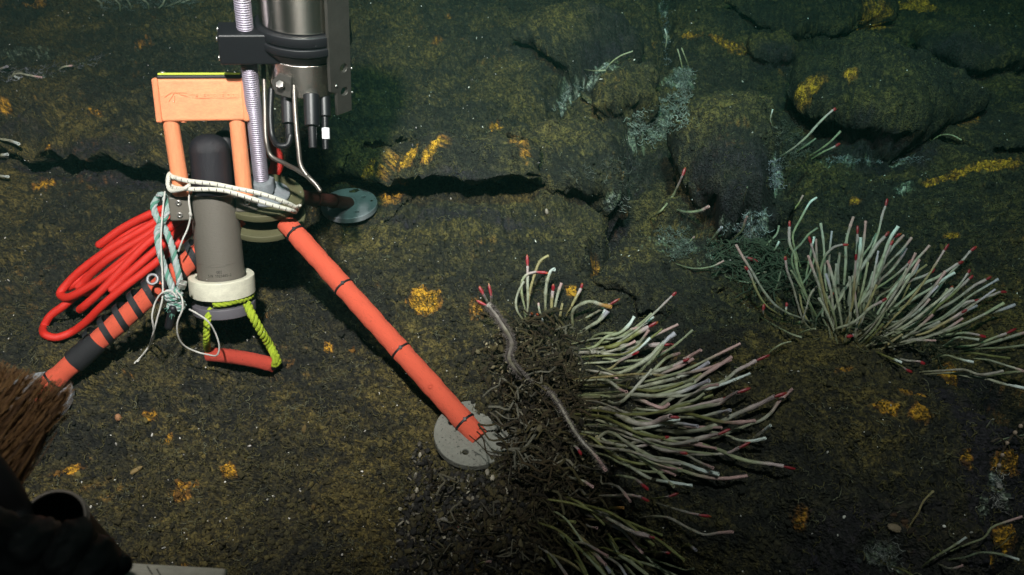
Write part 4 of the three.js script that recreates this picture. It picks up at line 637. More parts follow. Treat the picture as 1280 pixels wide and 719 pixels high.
    const k = part('filament_coat', hairs, coatMat, o); k.userData.kind = 'stuff';
  }
  return o;
}
function tip3ToPx(p) { const d = depthOf(p), u = (p.y - 1.17) * CS - p.z * SN; return [640 + FPX * p.x / d, 359.5 - FPX * u / d]; }
const nearW = (...a) => worm('near', ...a), farW = (...a) => worm('far', ...a);
// near bush, upper fan
nearW('grey', 'plain', 12, [668, 484, 645, 460, 636, 445, 640, 428, 633, 412, 622, 395, 611, 381], 'thick tubeworm in shaggy grey fuzz climbing the left of the near bush', { fuzz: 4200, back: -0.1, up: 0.05 });
nearW('grey', 'pink', 7, [668, 482, 690, 492, 705, 515, 722, 545, 745, 572, 757, 588], 'fuzzy grey tubeworm trailing down from the middle of the near bush', { fuzz: 3000, back: -0.06, lift: 0.07, up: 0.05 });
nearW('pale', 'red', 6, [614, 388, 610, 379, 604, 368], 'short pink tubeworm, uppermost left of the three on the fuzzy tip', { plume: 13, dir: [-5, -10], back: -0.08 });
nearW('pale', 'red', 7, [616, 388, 615, 378, 614, 370], 'short red plumed tubeworm, right one of the three on the fuzzy tip', { plume: 16, dir: [-3, -14], back: -0.08 });
nearW('pale', 'red', 7.5, [614, 392, 610, 384, 608, 382], 'short red plumed tubeworm, lowest of the three on the fuzzy tip', { plume: 16, dir: [-14, -7], back: -0.08 });
nearW('green', 'red', 6, [657, 405, 655, 385, 652, 366, 654, 350, 660, 342, 670, 340], 'green tubeworm bent over to the right with red plume, top of the near bush', { plume: 15, dir: [14, 1] });
nearW('pale', 'plain', 6, [655, 402, 647, 388, 645, 375, 649, 361, 655, 352], 'pale tubeworm bowed far out to the left, top of the near bush');
nearW('pale', 'red', 6.5, [658, 400, 660, 378, 660, 355, 659.5, 333], 'straight pale tubeworm with a red plume, tallest in the near bush', { plume: 17, dir: [-1, -17] });
nearW('tan', 'plain', 6.5, [659, 395, 662, 365, 668, 345, 674, 329, 680, 322, 686, 320], 'tall tan tubeworm without plume, top of the near bush, bent at its end');
nearW('pale', 'white', 8, [682, 392, 682, 370, 684, 352, 689, 338, 693, 337], 'single pale tubeworm with open white mouth, upright in the near bush');
nearW('tan', 'red', 7, [690, 398, 689, 380, 691, 364], undefined, { plume: 10 }); nearW('pale', 'pink', 7, [692, 396, 694, 378, 699, 361, 702, 354]); nearW('tan', 'plain', 6, [700, 404, 701, 392, 703, 380]);
nearW('tan', 'red', 6.5, [706, 398, 715, 381, 726, 361], 'tan tubeworm with a red plume leaning right, beside the yellow patch', { plume: 10, dir: [3, -10] });
nearW('pale', 'orange', 9, [716, 408, 716, 390, 724, 381, 738, 378, 752, 380, 764, 384], 'arched tubeworm bent over like a hoop, upper right of the near bush');
nearW('pale', 'red', 6.5, [724, 402, 740, 394, 752, 387, 762, 381], 'pale tubeworm with pink plume passing under the arched one', { plume: 15, dir: [13, -8] });
nearW('pale', 'lilac', 9, [720, 420, 735, 410, 750, 400, 760, 389]); nearW('pale', 'white', 7, [722, 416, 742, 406, 752, 396, 757, 386]);
nearW('tan', 'red', 5, [664, 402, 668, 397, 671, 394], undefined, { plume: 8 }); nearW('pale', 'pink', 5, [678, 396, 675, 390, 673, 379]); nearW('pale', 'red', 5, [660, 398, 664, 393], undefined, { plume: 9 }); nearW('pale', 'white', 6, [675, 414, 677, 406, 679, 398]);
// near bush, right fan
nearW('green', 'pink', 7, [733, 430, 745, 420, 758, 416, 775, 416, 790, 412, 803, 409]); nearW('green', 'white', 7.5, [742, 434, 758, 422, 775, 415, 785, 406, 793, 396]);
nearW('olive', 'red', 11, [733, 434, 752, 434, 766, 432, 782, 425, 797, 416, 810, 409], 'thick olive tubeworm with frayed red plume, upper right of the near bush', { plume: 13, dir: [11, -6] });
nearW('grey', 'pink', 6, [763, 439, 780, 433, 794, 427]);
nearW('grey', 'red', 11, [740, 440, 760, 444, 776, 444, 792, 438, 806, 433, 825, 431], 'thick grey tubeworm with a long bright red plume pointing right', { plume: 20, dir: [20, 0], fuzz: 300, fuzzTo: 0.7 });
nearW('pale', 'pink', 6.5, [794, 434, 803, 423, 811, 413]); nearW('tan', 'red', 6, [760, 462, 775, 451, 790, 444], undefined, { plume: 11 });
nearW('pale', 'lilac', 10.5, [775, 466, 795, 458, 812, 447, 826, 432, 836, 423, 844, 417], 'thick pale tubeworm with open lilac mouth rising right from the near bush', { fuzz: 150 }); nearW('green', 'plain', 7.5, [793, 469, 808, 458, 818, 445, 829, 432]);
nearW('green', 'pink', 7, [811, 470, 821, 458, 832, 450, 849, 442]); nearW('pale', 'pink', 7.5, [735, 452, 752, 460, 768, 466, 790, 471, 815, 466, 840, 457, 858, 447, 876, 438]); nearW('grey', 'pink', 7.5, [762, 482, 800, 470, 825, 466, 845, 460, 866, 449]);
nearW('pale', 'lilac', 8, [752, 476, 775, 484, 800, 483, 825, 478, 848, 471, 868, 464, 886, 453]); nearW('green', 'plain', 7, [770, 490, 805, 487, 830, 482, 855, 478, 867, 474]);
nearW('pale', 'pink', 8, [800, 522, 818, 512, 835, 502, 850, 492, 866, 480, 882, 467, 898, 457, 915, 446], 'long pale tubeworm with pale pink mouth crossing the others, right of the near bush');
nearW('pale', 'lilac', 9, [757, 497, 792, 493, 822, 494, 848, 490, 866, 485, 886, 476]); nearW('grey', 'pink', 6, [838, 510, 855, 498, 870, 491, 885, 484, 898, 481]);
nearW('pale', 'red', 8.5, [850, 492, 868, 484, 885, 483, 897, 481, 910, 474, 922, 463, 935, 456, 945, 451], 'slender pale tubeworm with a long pink red plume reaching far right', { plume: 18, dir: [16, -7] });
nearW('green', 'plain', 3.5, [958, 447, 962, 440, 970, 434, 980, 430, 989, 427], 'thin pale green tubeworm just past the longest pink plume', { lift: 0.015 }); nearW('green', 'plain', 3.5, [915, 459, 925, 459, 934, 457], 'tiny thin green tubeworm behind the pink plume', { lift: 0.015 });
nearW('green', 'red', 9, [765, 512, 800, 516, 830, 516, 856, 514, 880, 508, 900, 504, 912, 496, 922, 491], 'pale green tubeworm with red plume, third from the bottom of the right tips', { plume: 21, dir: [20, -7] });
nearW('pale', 'red', 9.5, [812, 536, 845, 539, 872, 538, 892, 532, 912, 522, 935, 511, 955, 502, 968, 496], 'long pale tubeworm with dark red plume, farthest right of the near bush', { plume: 15, dir: [13, -4] });
nearW('pale', 'pink', 7, [890, 548, 912, 541, 932, 533, 953, 526, 965, 514, 973, 502, 980, 495, 991, 486], 'bent grey pink tubeworm with open mouth behind the dark red plume');
nearW('olive', 'pink', 8, [835, 512, 858, 517, 880, 521, 898, 527, 918, 528, 944, 526]); nearW('pale', 'lilac', 7, [875, 521, 897, 517, 913, 513]);
nearW('pale', 'red', 9, [800, 545, 830, 550, 850, 549, 870, 548, 886, 546, 898, 543], 'pale tubeworm with red plume lying low across the right of the near bush', { plume: 15, dir: [14, -6] }); nearW('pale', 'white', 7, [892, 541, 908, 545, 922, 550, 936, 553, 957, 548]); nearW('grey', 'white', 7, [934, 556, 945, 545, 955, 538, 963, 532]);
nearW('grey', 'red', 7, [850, 566, 870, 568, 892, 568, 910, 566, 924, 560], undefined, { plume: 15, dir: [12, -6] });
nearW('green', 'red', 8.5, [868, 553, 890, 560, 905, 566, 922, 572, 942, 577, 960, 580, 979, 583], 'long pale green tubeworm with magenta plume, lowest of the far right tips', { plume: 17, dir: [16, 4] });
nearW('grey', 'red', 12, [758, 512, 776, 520, 795, 528, 812, 530, 826, 525, 838, 521], 'stout grey tubeworm whose dark red plume faces the viewer', { plume: 11, dir: [8, 1], back: -0.09 });
nearW('grey', 'red', 7.5, [775, 538, 790, 545, 807, 554, 826, 562, 842, 565, 850, 566], undefined, { plume: 10, dir: [10, 1] }); nearW('grey', 'pink', 6.5, [855, 568, 873, 577, 891, 585]);
nearW('pale', 'white', 8.5, [747, 548, 755, 541, 768, 541, 780, 550, 796, 561, 815, 571, 838, 575, 858, 580, 878, 588, 898, 593], 'long green arched tubeworm ending in an open white mouth, lower right'); nearW('green', 'pink', 7, [766, 545, 790, 556, 806, 567, 826, 579, 850, 588, 875, 595, 902, 598, 934, 595], 'long green tubeworm with pale pink mouth, lowest right of the upper fan');
nearW('green', 'plain', 7, [790, 556, 800, 570, 815, 585, 830, 598, 842, 608]); nearW('grey', 'pink', 6, [812, 580, 828, 587, 844, 594]); nearW('grey', 'pink', 8, [800, 500, 815, 506, 828, 510, 836, 505]); nearW('olive', 'plain', 8, [748, 520, 775, 530, 800, 541, 830, 548]);
nearW('grey', 'plain', 7, [756, 560, 790, 566, 820, 575, 850, 580]); nearW('pale', 'pink', 7, [755, 475, 765, 480, 775, 486, 783, 490]); nearW('tan', 'plain', 6, [770, 470, 800, 468, 830, 470]); nearW('grey', 'pink', 6.5, [735, 515, 755, 511, 768, 509, 776, 510]); nearW('grey', 'plain', 8, [780, 556, 810, 550, 840, 556, 872, 550]);
nearW('grey', 'pink', 6, [728, 462, 748, 464, 764, 468, 772, 474]); nearW('pale', 'plain', 7, [780, 500, 800, 478, 815, 462]); nearW('green', 'plain', 6, [830, 512, 850, 505, 868, 500, 880, 492]); nearW('green', 'lilac', 7, [800, 526, 822, 528, 848, 530, 872, 533]);
// more of the right fan, behind and between
{ const fr = rng(606), tones = ['pale', 'green', 'grey', 'pale', 'olive', 'green'], tips = ['pink', 'plain', 'white', 'pink', 'plain', 'red'];
  for (let i = 0; i < 26; i++) { const v = (i + fr()) / 26, x = 722 + 40 * fr() + 20 * Math.sin(v * 3), y = 418 + 150 * v, a = lerp(-0.62, 0.42, v) + (fr() - 0.5) * 0.5, L = 70 + 90 * fr() * (0.6 + 0.6 * Math.sin(v * Math.PI)), sag = 6 + 8 * fr(); const p = []; for (let k = 0; k <= 4; k++) { const t = k / 4; p.push(x + Math.cos(a) * L * t, y + Math.sin(a) * L * t + sag * Math.sin(t * Math.PI) + 2 * (fr() - 0.5)); } nearW(tones[i % 6], tips[(i * 5 + 2) % 6], 5 + 2 * fr(), p, undefined, { plume: 10, lift: 0.02 }); } }
// near bush, lower fan
const low = (b, c, d, e, f, g) => worm('low', b, c, d, e, f, { lift: 0.05, up: 0.025, ...g });
low('pale', 'pink', 7, [702, 592, 718, 598, 730, 603, 741, 609]); low('pale', 'red', 5.5, [713, 550, 719, 558, 723, 562], undefined, { plume: 9, dir: [5, 9] });
low('green', 'red', 6.5, [764, 596, 780, 596, 792, 599, 802, 605], undefined, { plume: 11, dir: [8, 7] }); low('grey', 'pink', 6, [748, 605, 765, 606, 775, 612, 788, 627]); low('grey', 'red', 7.5, [742, 620, 765, 620, 787, 619, 802, 622], undefined, { plume: 15, dir: [13, 7] }); low('olive', 'red', 4.5, [812, 624, 828, 623, 836, 621], undefined, { plume: 11, dir: [11, -4] });
low('grey', 'pink', 7.5, [722, 635, 738, 645, 750, 649, 760, 650]); low('grey', 'red', 11, [734, 632, 752, 640, 764, 650, 780, 660, 796, 667, 812, 671], 'thick grey tubeworm with magenta plume, largest of the lower fan', { plume: 16, dir: [15, 4], fuzz: 100 }); low('olive', 'orange', 6.5, [750, 635, 765, 636, 779, 635]); low('grey', 'pink', 6, [729, 653, 738, 659, 746, 660]);
low('green', 'plain', 6.5, [690, 656, 705, 672, 720, 685, 735, 696, 745, 708, 760, 724], 'long yellow green tubeworm running down to the bottom edge'); low('olive', 'pink', 7, [707, 665, 725, 672, 735, 684, 745, 695, 757, 706]); low('grey', 'lilac', 6.5, [748, 694, 765, 700, 775, 708, 784, 722]); low('green', 'plain', 8, [750, 669, 765, 682, 775, 693, 790, 703, 810, 720]); low('green', 'plain', 6, [772, 696, 785, 710, 797, 724]); low('olive', 'plain', 4, [773, 680, 795, 692, 815, 702, 832, 718]);
low('grey', 'pink', 6.5, [798, 648, 820, 645, 836, 648, 851, 655, 866, 663, 882, 668, 898, 666, 916, 665], 'slender bluish grey tubeworm snaking right, below the near bush'); low('grey', 'red', 6, [820, 629, 845, 637, 862, 642, 874, 644], undefined, { plume: 15, dir: [15, 2] }); low('olive', 'red', 4, [800, 690, 820, 690, 832, 691], undefined, { plume: 9, dir: [9, 1] }); low('green', 'plain', 4, [798, 692, 820, 700, 845, 710, 858, 713, 867, 711]); low('olive', 'lilac', 6, [852, 684, 862, 681, 870, 688]);
low('olive', 'plain', 7, [680, 680, 687, 695, 693, 708]); low('olive', 'plain', 6, [715, 700, 725, 706, 733, 722]); low('olive', 'plain', 5.5, [752, 664, 762, 670, 772, 686]); low('olive', 'plain', 7, [686, 642, 702, 650, 719, 653]); low('olive', 'pink', 5.5, [596, 707, 606, 704, 613, 702]);
{ const fr = rng(707), tones = ['olive', 'green', 'olive', 'tan', 'olive', 'grey'], tips = ['plain', 'plain', 'pink', 'plain', 'lilac', 'plain'];
  for (let i = 0; i < 20; i++) { const v = (i + fr()) / 20, x = 665 + 90 * fr(), y = 600 + 95 * fr(), a = lerp(0.15, 1.0, fr()), L = 50 + 75 * fr(), sag = -5 - 7 * fr(), p = []; for (let k = 0; k <= 4; k++) { const t = k / 4; p.push(x + Math.cos(a) * L * t, y + Math.sin(a) * L * t + sag * Math.sin(t * Math.PI) + 2 * (fr() - 0.5)); } low(tones[i % 6], tips[(i * 5 + 1) % 6], 5 + 2 * fr(), p); } }
// far bush
farW('grey', 'pink', 6, [1012, 402, 985, 392, 968, 381, 953, 362, 940, 340, 928, 320, 920, 306], 'long grey tubeworm bowed out at the far left of the far bush'); farW('tan', 'red', 5.5, [978, 396, 956, 379, 945, 362, 939, 346, 935, 338], 'tan tubeworm with red plume at the left rim of the far bush', { plume: 8, dir: [-5, -6] }); farW('pale', 'red', 4.5, [954, 398, 954, 392, 954, 388], 'tiny red plumed tubeworm, lowest left of the far bush', { plume: 7, dir: [1, -7] });
farW('pale', 'red', 4.5, [905, 315, 915, 317, 925, 320, 935, 322], 'pale tubeworm with red plume lying across the far left of the far bush', { plume: 12, dir: [12, 5] }); farW('green', 'pink', 5, [896, 311, 915, 300, 927, 288, 932, 277, 934, 271], 'green tubeworm with pink mouth beside the pale vent mat', { lift: 0.02 }); farW('dim', 'plain', 4.5, [930, 320, 948, 313, 962, 303, 971, 292, 974, 282]); farW('dim', 'white', 4.5, [958, 329, 965, 319, 970, 309, 974, 302]);
farW('olive', 'pink', 4, [982, 278, 990, 265, 998, 254, 1004, 244], 'thin olive tubeworm rising alone at the top left of the far bush'); farW('green', 'white', 5, [991, 296, 994, 286, 1000, 274, 1007, 261, 1014, 252, 1021, 247], 'thin pale green tubeworm with white mouth, top left of the far bush');
farW('green', 'red', 6.5, [1012, 380, 1004, 360, 997, 340, 993, 320, 988, 306, 986, 294, 987, 284], 'green and pink tubeworm with a red plume, leftmost tall one of the far bush', { plume: 9, dir: [0, -9] }); farW('dim', 'plain', 5, [990, 320, 1002, 304, 1011, 294, 1022, 285]); farW('dim', 'white', 5, [1008, 350, 1010, 332, 1014, 312, 1018, 296]); farW('grey', 'pink', 5, [1023, 345, 1021, 325, 1020, 299]); farW('pale', 'plain', 5.5, [1032, 352, 1030, 325, 1029, 300, 1026, 279]); farW('grey', 'lilac', 5, [1037, 362, 1036, 335, 1038, 310, 1040, 289]);
farW('green', 'red', 6, [1024, 360, 1026, 338, 1032, 320, 1042, 309, 1053, 306], 'green tubeworm arched right with a small red plume, left of the far bush', { plume: 9, dir: [9, 0] }); farW('pale', 'pink', 6.5, [1055, 360, 1057, 330, 1058, 302, 1062, 286, 1067, 271]); farW('grey', 'plain', 6, [1048, 360, 1047, 335, 1050, 316]); farW('pale', 'red', 5.5, [1067, 350, 1070, 325, 1071, 305, 1072, 293], undefined, { plume: 13, dir: [0, -13] }); farW('grey', 'white', 8, [1062, 368, 1070, 340, 1075, 318, 1076, 297]);
farW('pale', 'red', 5.5, [1075, 340, 1086, 320, 1094, 303, 1099, 286, 1104, 267, 1107, 258], 'tallest tubeworm of the far bush, pink with a red plume', { plume: 9, dir: [2, -9] }); farW('pale', 'plain', 5, [1078, 322, 1088, 308, 1096, 292]);
farW('grey', 'red', 8.5, [1050, 372, 1068, 346, 1085, 322, 1098, 304, 1106, 296], undefined, { plume: 9, dir: [6, -7] }); farW('pale', 'white', 7.5, [1078, 372, 1095, 345, 1106, 318, 1113, 298, 1123, 283]); farW('grey', 'red', 7, [1088, 352, 1103, 325, 1112, 305, 1117, 297], undefined, { plume: 10, dir: [9, -5] }); farW('grey', 'red', 8, [1083, 368, 1098, 342, 1107, 320, 1113, 307], undefined, { plume: 9, dir: [4, -8] });
farW('grey', 'pink', 6.5, [1105, 326, 1120, 304, 1130, 294]); farW('grey', 'pink', 5.5, [1098, 346, 1114, 326, 1128, 312, 1140, 297]); farW('grey', 'lilac', 7, [1098, 354, 1114, 338, 1127, 322, 1133, 310]); farW('green', 'red', 5, [1093, 364, 1109, 352, 1124, 341, 1135, 330], undefined, { plume: 10, dir: [7, -7] }); farW('pale', 'pink', 6, [1098, 372, 1114, 360, 1130, 345, 1142, 330, 1152, 319, 1162, 307]); farW('grey', 'lilac', 6.5, [1108, 374, 1130, 351, 1143, 340, 1148, 330]); farW('tan', 'plain', 5, [1140, 350, 1149, 338, 1159, 331]);
farW('grey', 'red', 6, [1122, 362, 1138, 351, 1152, 346, 1162, 342], 'tubeworm with a forked red plume, middle right of the far bush', { plume: 11, dir: [7, -6] }); farW('pale', 'red', 7, [1115, 388, 1138, 367, 1155, 355, 1171, 348, 1186, 338, 1197, 330], undefined, { plume: 11, dir: [11, -5] }); farW('grey', 'red', 5.5, [1185, 345, 1203, 326, 1213, 314], 'tubeworm with a slender red plume, high at the right of the far bush', { plume: 10, dir: [8, -6] });
farW('pale', 'white', 6.5, [1108, 398, 1124, 388, 1141, 375, 1164, 361, 1184, 347, 1194, 341]); farW('tan', 'plain', 5, [1154, 377, 1168, 362, 1178, 350, 1186, 344]); farW('tan', 'plain', 5.5, [1118, 396, 1125, 386, 1137, 378, 1143, 367]);
farW('pale', 'red', 7, [1046, 411, 1060, 407, 1074, 399, 1088, 384, 1102, 377], 'pale tubeworm low in the far bush whose dark red plume faces the viewer', { plume: 7, dir: [5, -3], back: -0.07 }); farW('tan', 'plain', 6, [1066, 420, 1077, 402, 1082, 388, 1090, 370, 1096, 356]); farW('pale', 'plain', 5.5, [1062, 402, 1074, 382, 1089, 362, 1096, 350]); farW('pale', 'plain', 6.5, [1094, 398, 1108, 374, 1122, 356, 1138, 343]);
farW('grey', 'pink', 6, [1100, 405, 1124, 402, 1140, 395, 1152, 384, 1162, 374], 'tubeworm with rosy pink mouth lying to the right across the far bush'); farW('pale', 'red', 8, [1122, 414, 1144, 398, 1160, 386, 1175, 377, 1187, 365], undefined, { plume: 9, dir: [4, -7] }); farW('olive', 'red', 6, [1155, 405, 1172, 385, 1186, 372, 1200, 360, 1211, 349], undefined, { plume: 9, dir: [8, -6] }); farW('grey', 'red', 5, [1188, 368, 1200, 355, 1210, 342], undefined, { plume: 8, dir: [4, -8] });
farW('grey', 'red', 6.5, [1142, 402, 1170, 388, 1190, 378, 1202, 368, 1219, 356, 1232, 350], undefined, { plume: 12, dir: [11, -6] }); farW('pale', 'lilac', 5.5, [1148, 409, 1175, 398, 1195, 385, 1211, 372, 1227, 362, 1248, 349]); farW('grey', 'red', 5, [1210, 380, 1226, 374, 1240, 368, 1250, 365], 'pink tubeworm with a small red plume nearly at the right edge', { plume: 9, dir: [9, 0] }); farW('grey', 'red', 7, [1168, 404, 1190, 392, 1206, 380, 1217, 376], undefined, { plume: 11, dir: [11, -1] }); farW('grey', 'lilac', 6, [1195, 397, 1210, 387, 1222, 382]);
farW('green', 'plain', 7, [1150, 419, 1180, 415, 1202, 408, 1226, 396, 1255, 379]); farW('pale', 'lilac', 7, [1160, 419, 1192, 414, 1216, 402, 1232, 392, 1252, 388, 1269, 381], 'pale green tubeworm with lilac mouth reaching the right edge'); farW('green', 'red', 6, [1140, 421, 1165, 421, 1186, 419, 1206, 416, 1224, 419], 'green tubeworm with magenta plume, lower right of the far bush', { plume: 11, dir: [10, 3] }); farW('pale', 'plain', 5.5, [1172, 436, 1185, 428, 1196, 423, 1210, 422, 1224, 425]);
farW('green', 'red', 6, [1176, 434, 1202, 434, 1222, 431, 1241, 424, 1258, 417], undefined, { plume: 13, dir: [12, -6] }); farW('pale', 'pink', 7, [1195, 439, 1220, 434, 1240, 428, 1260, 421, 1284, 415]); farW('green', 'plain', 5, [1196, 439, 1230, 436, 1255, 434, 1284, 431]); farW('olive', 'plain', 5, [1192, 443, 1220, 442, 1240, 444, 1262, 448]); farW('green', 'white', 6, [1160, 454, 1172, 446, 1185, 444, 1200, 449, 1217, 453], 'green tubeworm with a ring shaped open mouth facing the viewer');
farW('pale', 'pink', 5.5, [1208, 448, 1235, 450, 1255, 457, 1284, 465]); farW('grey', 'plain', 6, [1148, 465, 1180, 463, 1205, 463, 1226, 469, 1254, 464]); farW('green', 'pink', 6, [1232, 471, 1260, 467, 1284, 464]); farW('pale', 'white', 6.5, [1155, 468, 1190, 466, 1211, 472, 1235, 474, 1250, 479, 1284, 486], 'wavy pale tubeworm, lowest of the far bush'); farW('grey', 'red', 5.5, [1118, 445, 1132, 450, 1150, 452], undefined, { plume: 9, dir: [8, 4] }); farW('olive', 'white', 6, [1092, 438, 1108, 446, 1119, 450, 1127, 453]); farW('olive', 'red', 4, [1108, 450, 1124, 457, 1133, 462], undefined, { plume: 11, dir: [10, 5] });
farW('pale', 'red', 4.5, [1074, 402, 1068, 416, 1066, 420], undefined, { plume: 8, dir: [-9, 1] }); farW('green', 'red', 6, [1085, 415, 1095, 411, 1101, 409], undefined, { plume: 9, dir: [8, 4] }); farW('grey', 'red', 5.5, [1005, 402, 996, 376, 990, 356, 985, 340, 982, 326], undefined, { plume: 7, dir: [-1, -7] }); farW('green', 'plain', 5, [1017, 388, 1005, 365, 996, 350, 989, 338]); farW('olive', 'red', 4.5, [981, 398, 982, 390, 983, 384], undefined, { plume: 8, dir: [1, -8] }); farW('tan', 'plain', 5, [1008, 398, 1002, 382, 1000, 367]); farW('pale', 'red', 5.5, [1028, 394, 1032, 380, 1038, 370], undefined, { plume: 8, dir: [6, -6] });
farW('grey', 'plain', 5, [1000, 412, 1008, 386, 1014, 366, 1025, 355]); farW('green', 'plain', 4, [950, 396, 970, 408, 990, 418, 1002, 422]); farW('green', 'plain', 4.5, [996, 418, 1010, 413, 1019, 411]); farW('dim', 'plain', 4.5, [1002, 360, 1012, 342, 1020, 318]); farW('dim', 'plain', 4, [965, 372, 972, 356, 976, 340]); farW('dim', 'plain', 4, [905, 345, 925, 352, 945, 354]); farW('dim', 'pink', 4.5, [955, 350, 968, 342, 980, 331]); farW('dim', 'plain', 4, [912, 330, 935, 342, 958, 340]); farW('grey', 'plain', 5.5, [1046, 372, 1044, 350, 1046, 330]); farW('pale', 'plain', 6, [1070, 388, 1085, 360, 1092, 340]); farW('grey', 'plain', 6, [1130, 430, 1150, 415, 1175, 402]); farW('pale', 'plain', 6, [1100, 425, 1125, 414, 1150, 402]); farW('grey', 'pink', 5.5, [1108, 432, 1140, 425, 1170, 426]); farW('olive', 'plain', 6, [1080, 432, 1092, 420, 1104, 405]); farW('dim', 'plain', 5, [1020, 400, 1034, 380, 1046, 352]); farW('pale', 'plain', 5.5, [1040, 395, 1052, 372, 1066, 345]); farW('tan', 'plain', 6, [1098, 440, 1112, 430, 1128, 418]);
// more tubes deep in the far bush
{ const fr = rng(808), tones = ['pale', 'grey', 'green', 'pale', 'tan', 'grey'], tips = ['plain', 'pink', 'plain', 'lilac', 'red', 'pink'];
  for (let i = 0; i < 26; i++) { const v = (i + fr()) / 26, x = 1035 + 70 * v + 25 * (fr() - 0.5), y = 415 + 18 * fr() + 8 * v, a = lerp(-1.95, -0.12, v) + (fr() - 0.5) * 0.35, L = 55 + 80 * fr() + 30 * v, sag = 5 + 10 * fr(), p = []; for (let k = 0; k <= 4; k++) { const t = k / 4; p.push(x + Math.cos(a) * L * t + sag * 0.4 * Math.sin(t * 3.1), y + Math.sin(a) * L * t + sag * Math.sin(t * Math.PI) * v + 2 * (fr() - 0.5)); } farW(tones[i % 6], tips[(i * 5 + 2) % 6], 5 + 1.5 * fr(), p, undefined, { plume: 9 }); } }
// lone worms
const loneW = (...a) => worm('lone', ...a);
loneW('green', 'red', 5, [812, 274, 828, 262, 841, 247, 848, 232, 853, 220], 'lone green tubeworm with a thin red tip over the dark vent pit', { plume: 12, dir: [4, -11] }); loneW('dim', 'pink', 6.5, [845, 262, 860, 266, 876, 264, 886, 258], 'fuzzy dim tubeworm with a pink tip lying in the vent pit', { fuzz: 150 }); loneW('dim', 'lilac', 6, [884, 308, 893, 296, 902, 284], 'stubby grey tubeworm below the dark lobe in the vent pit'); loneW('dim', 'pink', 3.5, [858, 308, 864, 300, 868, 296], 'tiny pink tipped tubeworm at the rim of the vent pit');
loneW('grey', 'red', 5.5, [976, 196, 992, 184, 1010, 170, 1022, 156, 1034, 144, 1041, 138], 'longest tubeworm of the small tuft above the vent, with a pink red tip', { plume: 7, dir: [5, -3] }); loneW('green', 'plain', 4.5, [1010, 196, 1024, 188, 1038, 177, 1051, 164], 'pale green tubeworm of the small tuft, middle right one'); loneW('green', 'red', 4.5, [1014, 199, 1028, 191, 1044, 183], 'pale tubeworm of the small tuft with a red tip, lowest right one', { plume: 7, dir: [6, -4] }); loneW('dim', 'plain', 4, [992, 192, 1006, 182, 1020, 173], 'short dim tubeworm of the small tuft, left of the green ones'); loneW('pale', 'white', 3, [966, 160, 964, 148, 966, 137], 'thin white loop shaped tubeworm left of the small tuft');
loneW('green', 'plain', 3, [1162, 178, 1176, 169, 1190, 168, 1202, 175], 'thin green tubeworm arching over the far lava at right', { lift: 0.015 }); loneW('green', 'plain', 3, [757, 88, 764, 79, 776, 70, 791, 64], 'thin green tubeworm rising from the pale seam at upper middle', { lift: 0.02 }); loneW('green', 'plain', 2.8, [730, 87, 745, 89, 757, 88], 'thin pale tubeworm lying along the pale seam', { lift: 0.01 }); loneW('green', 'plain', 3, [853, 85, 850, 74, 847, 61], 'left one of two thin green stubs on the far lava'); loneW('green', 'plain', 3, [861, 83, 857, 72, 852, 60], 'right one of two thin green stubs on the far lava'); loneW('pale', 'white', 3, [832, 60, 833, 46, 831, 36], 'thin white tubeworm upright in the pale streak at the top');
loneW('pale', 'pink', 4.5, [10, 98, 22, 93, 36, 93, 52, 97], 'pale pink tubeworm lying on the lava at the far left', { lift: 0.015 }); loneW('pale', 'white', 4.5, [27, 90, 19, 89, 17, 95, 24, 98], 'curled white tubeworm at the far left', { lift: 0.015 }); loneW('pale', 'pink', 4, [72, 88, 80, 83, 90, 82], 'small curved pale tubeworm, right of the curled white one', { lift: 0.015 }); loneW('grey', 'lilac', 5, [-8, 88, 0, 86, 9, 83], 'lilac tubeworm at the left edge, above the others'); loneW('pale', 'white', 6.5, [-14, 173, 2, 174, 14, 176, 23, 180], 'pale open tubeworm at the left edge over the dark ledge, uppermost of three'); loneW('pale', 'white', 7, [-12, 197, -2, 195, 9, 193], 'short pale open tubeworm at the left edge, middle of three'); loneW('pale', 'white', 6, [-12, 217, 0, 219, 10, 221], 'short pale open tubeworm at the left edge, lowest of three');
for (const [a, b, c, d] of [[186, 12, 178, 2], [196, 12, 206, 1], [204, 10, 226, 4], [150, 14, 144, 3], [164, 12, 158, 2], [214, 10, 240, 1], [128, 10, 120, 2]]) loneW('dim', 'plain', 3.5, [a, b, (a + c) / 2 + 2, (b + d) / 2 - 2, c, d - 3], `dim tubeworm stub at the top edge, ${a < 140 ? 'leftmost' : a < 160 ? 'second from left' : a < 180 ? 'third from left' : a < 190 ? 'fourth from left' : a < 200 ? 'third from right' : a < 210 ? 'second from right' : 'rightmost'} of seven`, { lift: 0.02 });
